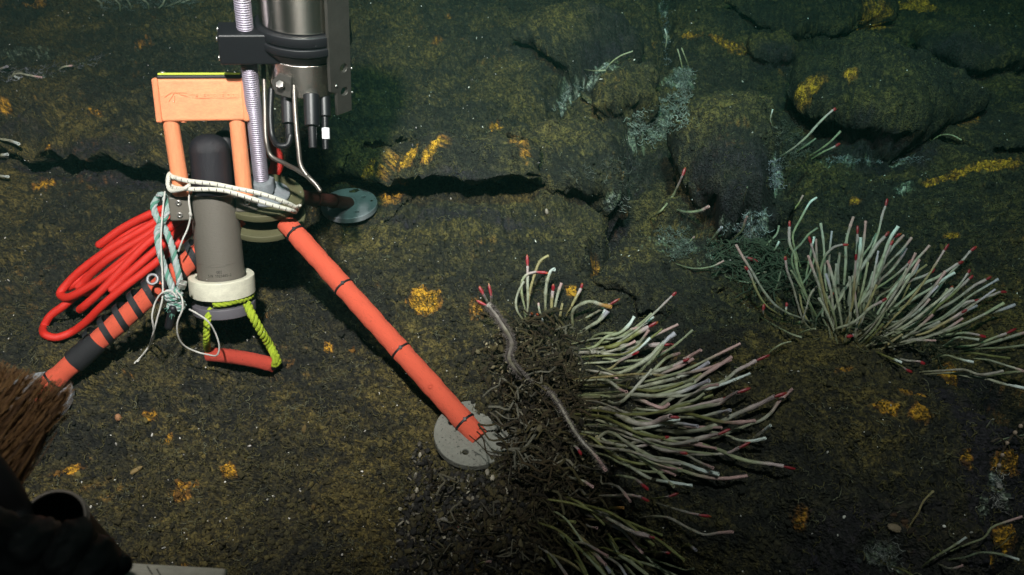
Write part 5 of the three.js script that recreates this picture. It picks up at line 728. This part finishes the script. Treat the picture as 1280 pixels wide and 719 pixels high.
loneW('tan', 'plain', 4.5, [1133, 668, 1140, 655, 1148, 641, 1154, 627, 1167, 614], 'lone yellowish tubeworm on the big pillow at lower right', { lift: 0.04 }); loneW('green', 'white', 5.5, [1152, 710, 1168, 698, 1190, 685, 1208, 672], 'green open tubeworm of the corner tuft at lower right, leftmost'); loneW('green', 'pink', 5, [1182, 692, 1210, 680, 1230, 673, 1241, 660, 1256, 652, 1278, 646], 'green tubeworm with a long pink tip in the corner tuft'); loneW('dim', 'white', 6, [1184, 700, 1206, 697, 1226, 691, 1250, 693, 1274, 700], 'grey open tubeworm lying low in the corner tuft'); loneW('grey', 'pink', 5, [1172, 705, 1190, 710, 1204, 707], 'short pink tubeworm at the bottom of the corner tuft'); loneW('tan', 'plain', 3, [1244, 687, 1256, 677, 1267, 666], 'thin tan stub beside the orange patch in the corner'); loneW('olive', 'plain', 5, [1114, 708, 1130, 714, 1148, 724], 'olive tubeworm running off the bottom edge at lower right'); loneW('olive', 'plain', 2.5, [1166, 702, 1166, 692, 1174, 687, 1178, 692], 'tiny curled tendril in the corner tuft'); loneW('pale', 'plain', 3.5, [1232, 536, 1238, 528, 1242, 524], 'short tan stub at the right rim of the big pillow'); loneW('dim', 'plain', 3, [1241, 557, 1256, 548, 1284, 543], 'thin dim tubeworm lying at the right edge beside the big pillow');
loneW('dim', 'plain', 3.5, [928, 260, 930, 246, 934, 234], 'thin dim green tubeworm below the pale clump in the vent'); loneW('dim', 'pink', 4, [845, 330, 868, 335, 890, 333, 905, 326], 'pale curved tubeworm at the left foot of the far bush');

// the worms that look alike within a bush are told apart by their order from the left
for (const [lab, kin] of Object.entries(wormKin)) if (kin.length > 1) kin.sort((a, b) => a[0] - b[0]).forEach(([, o], i) => { o.userData.label = `${lab}, ${ORD[i]} from left`; });

// ------------------------------------------------------------------ dead tubes, filaments, crumbs, shells
function scatter(name, geo, mat, list) {   // list of [position, quaternion, scale vector, colour]
  const m = new THREE.InstancedMesh(geo, mat, list.length), k = new THREE.Matrix4();
  list.forEach(([p, q, s, c], i) => { m.setMatrixAt(i, k.compose(p, q, s)); m.setColorAt(i, c); });
  m.name = numbered(name); m.castShadow = m.receiveShadow = true; m.userData.kind = 'stuff'; scene.add(m); return m;
}
const sr = rng(77), turnY = (a, tiltX, tiltZ) => new THREE.Quaternion().setFromEuler(new THREE.Euler(tiltX, a, tiltZ, 'YXZ'));
function wiggle(seed, L, r, amp, segs = 9, sides = 5, taper = true) {
  const q = rng(seed), pts = []; for (let i = 0; i < 6; i++) { const t = i / 5; pts.push(V3((t - 0.1) * L, amp * Math.sin(t * 3 + q() * 3) * (0.4 + q() * 0.6), amp * (q() - 0.5) * 2)); }
  return new THREE.TubeGeometry(new THREE.CatmullRomCurve3(pts), segs, r, sides, false);
}
const inPoly = (x, y, poly) => { let c = false; for (let i = 0, j = poly.length - 1; i < poly.length; j = i++) { const [a, b] = poly[i], [d, e] = poly[j]; if ((b > y) !== (e > y) && x < ((d - a) * (y - b)) / (e - b) + a) c = !c; } return c; };
function fill(poly, n, make) { let x0 = 1e9, x1 = -1e9, y0 = 1e9, y1 = -1e9; for (const [a, b] of poly) { x0 = Math.min(x0, a); x1 = Math.max(x1, a); y0 = Math.min(y0, b); y1 = Math.max(y1, b); } for (let i = 0, k = 0; k < n && i < n * 20; i++) { const x = lerp(x0, x1, sr()), y = lerp(y0, y1, sr()); if (inPoly(x, y, poly)) { const h = hit(x, y); if (h.distanceTo(FEET[0]) > 0.085) make(x, y, h); k++; } } }
{
  const dead = std({ roughness: 0.85, bumpMap: clone(grainTex, 2, 2), bumpScale: 0.0008 });
  const lists = [[], [], [], []], put = (p, len, tilt, c, ang) => lists[Math.floor(sr() * 4)].push([p, turnY(ang, (sr() - 0.5) * 0.8, tilt), V3(len, 0.7 + 0.7 * sr(), 0.7 + 0.7 * sr()), c]);
  const brown = () => { const f = 0.4 + sr() * 0.9, t = sr(); return t < 0.5 ? rgb(0.04 * f, 0.026 * f, 0.008 * f) : t < 0.80 ? rgb(0.055 * f, 0.044 * f, 0.013 * f) : t < 0.95 ? rgb(0.085 * f, 0.075 * f, 0.036 * f) : rgb(0.17 * f, 0.155 * f, 0.11 * f); };
  const bush = [[655, 405], [700, 404], [718, 440], [726, 490], [728, 550], [722, 590], [715, 640], [690, 650], [660, 600], [645, 560], [632, 500], [612, 450], [622, 424]];
  fill(bush, 260, (x, y, p) => { const h = sr() * sr() * 0.07; p.y += h; put(p, 0.3 + sr() * 0.6, 0.1 + sr() * 0.8, brown(), sr() < 0.6 ? -0.4 + (sr() - 0.5) * 1.8 : sr() * 6.28); });
  fill([[660, 590], [720, 580], [760, 620], [800, 680], [800, 725], [680, 725], [650, 690], [650, 640]], 170, (x, y, p) => { p.y += sr() * sr() * 0.035; put(p, 0.35 + sr() * 0.7, sr() * 0.35, brown(), -0.6 + (sr() - 0.5) * 1.4); });
  fill([[540, 600], [600, 610], [640, 590], [680, 640], [660, 725], [540, 725], [530, 650]], 60, (x, y, p) => { p.y += 0.004 + sr() * 0.02; put(p, 0.25 + sr() * 0.5, 0.1 + sr() * 0.5, sr() < 0.2 ? rgb(0.13, 0.12, 0.08) : brown(), sr() * 6.28); });
  fill([[630, 500], [650, 480], [655, 600], [640, 620], [632, 600]], 70, (x, y, p) => { p.y += 0.006 + sr() * 0.03; put(p, 0.5 + sr() * 0.6, 0.2 + sr() * 0.8, sr() < 0.4 ? rgb(0.14, 0.135, 0.1) : brown(), sr() * 6.28); });
  fill([[960, 350], [1000, 330], [1060, 350], [1110, 390], [1170, 430], [1160, 450], [1090, 430], [1010, 410]], 130, (x, y, p) => { p.y += sr() * sr() * 0.02; const f = 0.4 + sr(); put(p, 0.4 + sr() * 0.6, 0.2 + sr() * 0.6, rgb(0.055 * f, 0.06 * f, 0.03 * f), -0.3 + (sr() - 0.5) * 2.5); });
  fill([[890, 310], [960, 305], [985, 345], [960, 380], [910, 350]], 240, (x, y, p) => { p.y += sr() * sr() * 0.04; const f = 0.5 + sr(); put(p, 0.4 + sr() * 0.6, sr() * 0.4, rgb(0.05 * f, 0.07 * f, 0.042 * f), sr() * 6.28); });
  // crusty heaps of silt and broken tube between the roots
  const heap = []; const H = (poly, n, top) => fill(poly, n, (x, y, p) => { const s = 0.0016 + 0.0055 * sr() ** 3, f = 0.4 + sr(), t = sr(); p.y += top * sr() * sr(); heap.push([p, new THREE.Quaternion().setFromEuler(new THREE.Euler(sr() * 6, sr() * 6, sr() * 6)), V3(s * (1 + 1.5 * sr()), s * (0.6 + 0.5 * sr()), s), t < 0.55 ? rgb(0.022 * f, 0.016 * f, 0.007 * f) : t < 0.9 ? rgb(0.05 * f, 0.039 * f, 0.013 * f) : rgb(0.1 * f, 0.085 * f, 0.045 * f)]); });
  H(bush, 1500, 0.055); H([[640, 590], [720, 590], [735, 640], [740, 725], [640, 725], [600, 690], [610, 620]], 1300, 0.03); H([[590, 440], [630, 420], [650, 580], [640, 640], [590, 700], [560, 720], [600, 620], [640, 590]], 500, 0.015);
  const hg = mergeVertices(new THREE.IcosahedronGeometry(1, 2).deleteAttribute('uv').deleteAttribute('normal')); { const a = hg.attributes.position; for (let i = 0; i < a.count; i++) { const f = 0.75 + 0.4 * N3(a.getX(i) * 1.8, a.getY(i) * 1.8, a.getZ(i) * 1.8) + 0.2 * N3(a.getX(i) * 4, a.getY(i) * 4, a.getZ(i) * 4); a.setXYZ(i, a.getX(i) * f, a.getY(i) * f, a.getZ(i) * f); } hg.computeVertexNormals(); }
  scatter('silt_heaps', hg, std({ roughness: 0.95 }), heap);
  lists.forEach((l, i) => scatter('dead_tubes', wiggle(i + 3, 0.085, [0.0011, 0.0016, 0.0013, 0.002][i], 0.015, 12), dead, l));
}
{ // pale filaments of the vent mats
  const pale = std({ roughness: 0.9 }), l = [[], []], put = (p, s, c) => l[sr() < 0.5 ? 0 : 1].push([p, turnY(sr() * 6.28, (sr() - 0.5), sr() * 0.9), V3(s, s, s), c]);
  const area = (poly, n, s, c) => fill(poly, n, (x, y, p) => { p.y += sr() * 0.01; const f = 0.3 + sr() * sr() * 1.1; put(p, 0.5 * s * (0.4 + sr()), rgb(c[0] * f, c[1] * f, c[2] * f)); });
  area([[785, 150], [840, 118], [862, 125], [858, 165], [815, 185], [788, 175]], 420, 1.1, [0.3, 0.36, 0.32]); area([[840, 95], [865, 90], [862, 125], [848, 120]], 120, 1, [0.26, 0.3, 0.28]); area([[905, 292], [930, 265], [955, 268], [958, 292], [930, 306]], 260, 0.9, [0.4, 0.46, 0.48]); area([[820, 290], [860, 285], [870, 320], [840, 330]], 220, 0.8, [0.17, 0.21, 0.18]); area([[690, 140], [705, 118], [735, 92], [740, 98], [712, 126], [700, 146]], 120, 0.9, [0.28, 0.33, 0.3]);
  area([[960, 205], [975, 205], [980, 240], [962, 240]], 100, 0.8, [0.34, 0.36, 0.42]); area([[965, 160], [1000, 150], [1015, 195], [975, 215]], 160, 0.9, [0.16, 0.17, 0.14]); area([[1030, 199], [1160, 199], [1160, 206], [1030, 206]], 160, 0.6, [0.34, 0.4, 0.44]); area([[755, 248], [785, 243], [785, 262], [760, 268]], 70, 0.7, [0.34, 0.36, 0.34]); area([[825, 0], [836, 0], [838, 80], [830, 86]], 70, 0.8, [0.3, 0.36, 0.4]); area([[880, 300], [925, 312], [925, 345], [890, 340]], 160, 0.8, [0.18, 0.23, 0.18]); area([[700, 220], [800, 190], [810, 240], [770, 250]], 120, 0.9, [0.12, 0.13, 0.11]); area([[0, 92], [70, 84], [130, 70], [130, 80], [60, 98], [0, 106]], 120, 0.9, [0.28, 0.29, 0.33]); area([[120, 2], [250, 0], [250, 12], [130, 16]], 160, 1.0, [0.18, 0.24, 0.22]); area([[1240, 590], [1252, 590], [1250, 640], [1240, 640]], 60, 0.5, [0.4, 0.4, 0.38]); area([[1080, 685], [1120, 680], [1125, 712], [1090, 712]], 70, 0.6, [0.25, 0.27, 0.25]);
  l.forEach((q, i) => scatter('pale_filaments', wiggle(31 + i, 0.05, 0.0012, 0.013, 10, 4), pale, q));
}
{ // crumbs of silt and curled olive filaments all over the crust
  const p = floorGeo.attributes.position, nrm = floorGeo.attributes.normal, cols = 1024, rows = 640, fib = [[], [], []], crumb = [[], []], q = new THREE.Quaternion(), n = V3(), pos = V3();
  for (let i = 0; i < 62000; i++) {
    const c = 20 + Math.floor(sr() * (cols - 40)), r = 14 + Math.floor(sr() * (rows - 32)), k = r * cols + c; n.fromBufferAttribute(nrm, k); pos.fromBufferAttribute(p, k);
    const m = fbm(pos.x * 3 + 9, pos.z * 3, 2) + 0.4 * N2(pos.x * 15, pos.z * 15); rockColor(pos.x, pos.y, pos.z);
    const lum = cOut[1]; if (n.y < 0.25) continue;
    if (m > -0.25 && sr() < 0.62) { const f = (0.55 + sr() * 1.1), s = 0.35 + sr() * 0.75, cc = sr() < 0.8 ? rgb(0.075 * f, 0.068 * f, 0.024 * f) : rgb(0.10 * f, 0.105 * f, 0.065 * f); fib[i % 3].push([pos.clone().addScaledVector(n, 0.001), new THREE.Quaternion().setFromUnitVectors(UPV, n).multiply(turnY(sr() * 6.28, (sr() - 0.5) * 0.7, sr() * 0.5)), V3(s, s, s), cc]); }
    else { const f = 0.7 + sr() * 0.9, s = (0.0016 + 0.0042 * sr() * sr()) * (0.7 + 0.25 * pos.distanceTo(EYE)); crumb[i % 2].push([pos.clone().addScaledVector(n, s * 0.2), new THREE.Quaternion().setFromEuler(new THREE.Euler(sr() * 6, sr() * 6, sr() * 6)), V3(s * (0.8 + sr() * 0.8), s * (0.5 + sr() * 0.5), s), rgb(cOut[0] * f * 0.8, cOut[1] * f * 0.8, cOut[2] * f * 0.8)]); }
  }
  fib.forEach((l, i) => scatter('olive_filaments', wiggle(51 + i, 0.022, 0.00065, 0.006, 6, 3), std({ roughness: 0.95 }), l));
  const lump = (seed) => { const g = mergeVertices(new THREE.IcosahedronGeometry(1, 1).deleteAttribute('uv').deleteAttribute('normal')), a = g.attributes.position, r = rng(seed); for (let i = 0; i < a.count; i++) { const f = 0.7 + 0.55 * r(); a.setXYZ(i, a.getX(i) * f, a.getY(i) * f, a.getZ(i) * f); } g.computeVertexNormals(); return g; };
  crumb.forEach((l, i) => scatter('silt_crumbs', lump(i + 1), std({ roughness: 0.95 }), l));
  // bright grit of broken shell
  const grit = []; for (let i = 0; i < 1500; i++) { const c = 20 + Math.floor(sr() * (cols - 40)), r = 14 + Math.floor(sr() * (rows - 32)), k = r * cols + c; pos.fromBufferAttribute(p, k); const s = 0.0007 + 0.0018 * sr() ** 3, f = 0.3 + 0.5 * sr(); grit.push([pos.clone().add(V3(0, s, 0)), new THREE.Quaternion().setFromEuler(new THREE.Euler(sr() * 6, sr() * 6, sr() * 6)), V3(s * (1 + 1.6 * sr() * sr()), s * 0.5, s), rgb(f, f * 0.98, f * 0.9)]); }
  fill([[520, 560], [580, 520], [640, 600], [700, 660], [660, 725], [480, 725], [500, 640]], 520, (x, y, g) => { const s = 0.0012 + 0.0032 * sr() ** 2, f = 0.05 + 0.3 * sr() ** 3; grit.push([g.clone().add(V3(0, s + 0.006 * sr(), 0)), new THREE.Quaternion().setFromEuler(new THREE.Euler(sr() * 6, sr() * 6, sr() * 6)), V3(s * 1.5, s * 0.5, s), rgb(f, f * 0.92, f * 0.7)]); });
  fill([[600, 420], [700, 410], [760, 520], [740, 620], [640, 590]], 500, (x, y, g) => { const s = 0.0012 + 0.0028 * sr() ** 2, f = 0.06 + 0.3 * sr() ** 2; grit.push([g.clone().add(V3(0, s + 0.05 * sr() * sr(), 0)), new THREE.Quaternion().setFromEuler(new THREE.Euler(sr() * 6, sr() * 6, sr() * 6)), V3(s * 1.5, s * 0.6, s), rgb(f, f * 0.85, f * 0.5)]); });
  scatter('shell_grit', lump(5), std({ roughness: 0.6 }), grit);
  // dark cinder rubble below the foot
  const rub = [[], []]; fill([[520, 560], [600, 590], [660, 640], [640, 725], [490, 725], [500, 640]], 1500, (x, y, g) => { const s = 0.0016 + 0.0042 * sr() ** 3, f = 0.3 + sr(), t = sr(); rub[t < 0.5 ? 0 : 1].push([g.clone().add(V3(0, s * 0.4 + 0.012 * sr() * sr(), 0)), new THREE.Quaternion().setFromEuler(new THREE.Euler(sr() * 6, sr() * 6, sr() * 6)), V3(s * (1 + sr()), s * 0.8, s), t < 0.72 ? rgb(0.016 * f, 0.015 * f, 0.013 * f) : t < 0.95 ? rgb(0.05 * f, 0.042 * f, 0.016 * f) : rgb(0.12 * f, 0.1 * f, 0.065 * f)]); });
  rub.forEach((l, i) => scatter('cinder_rubble', lump(i + 8), std({ roughness: 0.9 }), l));
}
{ // flecks of matter drifting in the water
  const l = [], q = rng(404); for (let i = 0; i < 420; i++) { const d = 0.7 + 2.2 * q(), x = 1280 * q(), y = 719 * q(), g = depthOf(hit(x, y)); if (d > g - 0.05) continue; const s = (0.00025 + 0.0004 * q() ** 3) * d, f = 0.3 + 0.5 * q(); l.push([at(x, y, d), new THREE.Quaternion(), V3(s, s * (0.7 + 0.6 * q()), s), rgb(f, f, f)]); }
  scatter('drifting_flecks', new THREE.IcosahedronGeometry(1, 1), std({ roughness: 0.9 }), l);
}
{ // limpets, a snail shell and other single finds
  const find = (name, label, category, px, py, prof, color, rot, sc) => { const p = hit(px, py), o = thing(name, label, category, p.clone().add(V3(0, 0.001, 0))); const g = new THREE.LatheGeometry(prof.map(([a, b]) => new THREE.Vector2(a, b)), 24), a = g.attributes.position; for (let i = 0; i < a.count; i++) { const f = 1 + 0.05 * Math.sin(Math.atan2(a.getZ(i), a.getX(i)) * 11); a.setX(i, a.getX(i) * f * sc[0]); a.setZ(i, a.getZ(i) * f * sc[1]); } g.computeVertexNormals(); const m = new THREE.Mesh(g, std({ color, roughness: 0.55, map: clone(wearTex, 1, 1), bumpMap: clone(grainTex, 1, 3), bumpScale: 0.0005 })); m.name = 'shell'; m.rotation.set(...rot); m.castShadow = m.receiveShadow = true; o.add(m); return o; };
  const cone = [[0.0001, 0.006], [0.003, 0.0056], [0.0065, 0.004], [0.0085, 0.0015], [0.009, 0], [0.0075, -0.0005], [0.0001, -0.001]], bulb = [[0.0001, 0.014], [0.003, 0.0125], [0.0052, 0.009], [0.0058, 0.005], [0.0045, 0.0012], [0.002, 0], [0.0001, 0]];
  find('limpet', 'pale oval limpet on the big pillow at lower right', 'limpet', 1118, 661, cone, rgb(0.3, 0.23, 0.15), [0.1, -0.3, -0.1], [1.15, 0.75]);
  find('snail', 'peach coloured snail shell on dark lava left of the foam grip', 'snail', 149, 526, bulb, rgb(0.42, 0.21, 0.1), [-0.3, 0, 0.15], [1, 1]);
  find('sea_slug', 'pale tan elongated sea creature on the lava near the bottom left', 'sea slug', 163, 593, bulb.map(([a, b]) => [a * 0.75, b * 1.7]), rgb(0.28, 0.2, 0.08), [-0.3, 0.5, -1.15], [1, 1]);
  find('white_shell', 'small pale pointed shell at the right end of the dark ledge', 'shell', 684, 268, bulb.map(([a, b]) => [a * 0.8, b * 1.2]), rgb(0.4, 0.33, 0.28), [0, 0, 0.2], [1, 1]);
  find('limpet', 'tan limpet low among the tubes of the far bush', 'limpet', 1085, 380, cone, rgb(0.2, 0.13, 0.08), [0.9, 0, 0], [0.9, 0.9]); find('limpet', 'grey lump shell among the rubble below the foot', 'shell', 553, 653, cone.map(([a, b]) => [a, b * 1.6]), rgb(0.26, 0.25, 0.22), [0.2, 0, 0.3], [1.1, 0.9]);
  find('limpet', 'pale limpet on the purple side of the big pillow', 'limpet', 1248, 608, cone, rgb(0.42, 0.4, 0.38), [0.2, 0, -0.6], [0.7, 0.7]); find('limpet', 'pink fleck of shell in the rubble at the bottom', 'shell', 571, 661, cone, rgb(0.35, 0.09, 0.1), [0.6, 0, 0.9], [0.6, 0.5]);
  find('limpet', 'small pale limpet beside the rear leg under the hub', 'limpet', 341, 279, cone, rgb(0.45, 0.45, 0.43), [0.1, 0, 0], [0.6, 0.5]);
}
{ // a dark stalk with pale polyps at the right edge
  const o = thing('stalked_hydroid', 'dark thin branching stalk with pale polyps at the right edge', 'hydroid', hit(1247, 590)), m = std({ color: rgb(0.06, 0.045, 0.03), roughness: 0.8 }), d = depthOf(hit(1247, 590)), s = [[1247, 590], [1252, 570], [1258, 556], [1268, 542], [1282, 526]].map(([a, b], i) => at(a, b, d - 0.01 * i));
  part('stalk', cappedTube(s, 0.0018, 40, 6), m, o); part('branch', cappedTube([s[2], at(1250, 548, d - 0.03), at(1240, 552, d - 0.03)], 0.0012, 20, 6), m, o); part('branch', cappedTube([s[3], at(1276, 548, d - 0.04), at(1284, 546, d - 0.04)], 0.0012, 20, 6), m, o);
  [[1253, 569], [1259, 554], [1269, 541], [1276, 533], [1249, 582]].forEach(([a, b], i) => part('polyp', new THREE.SphereGeometry(0.003, 10, 8).scale(1, 1.3, 1).translate(...at(a, b, d - 0.012 - 0.01 * i).toArray()), std({ color: rgb(0.34, 0.25, 0.19), roughness: 0.7 }), o));
}

renderer.render(scene, camera);
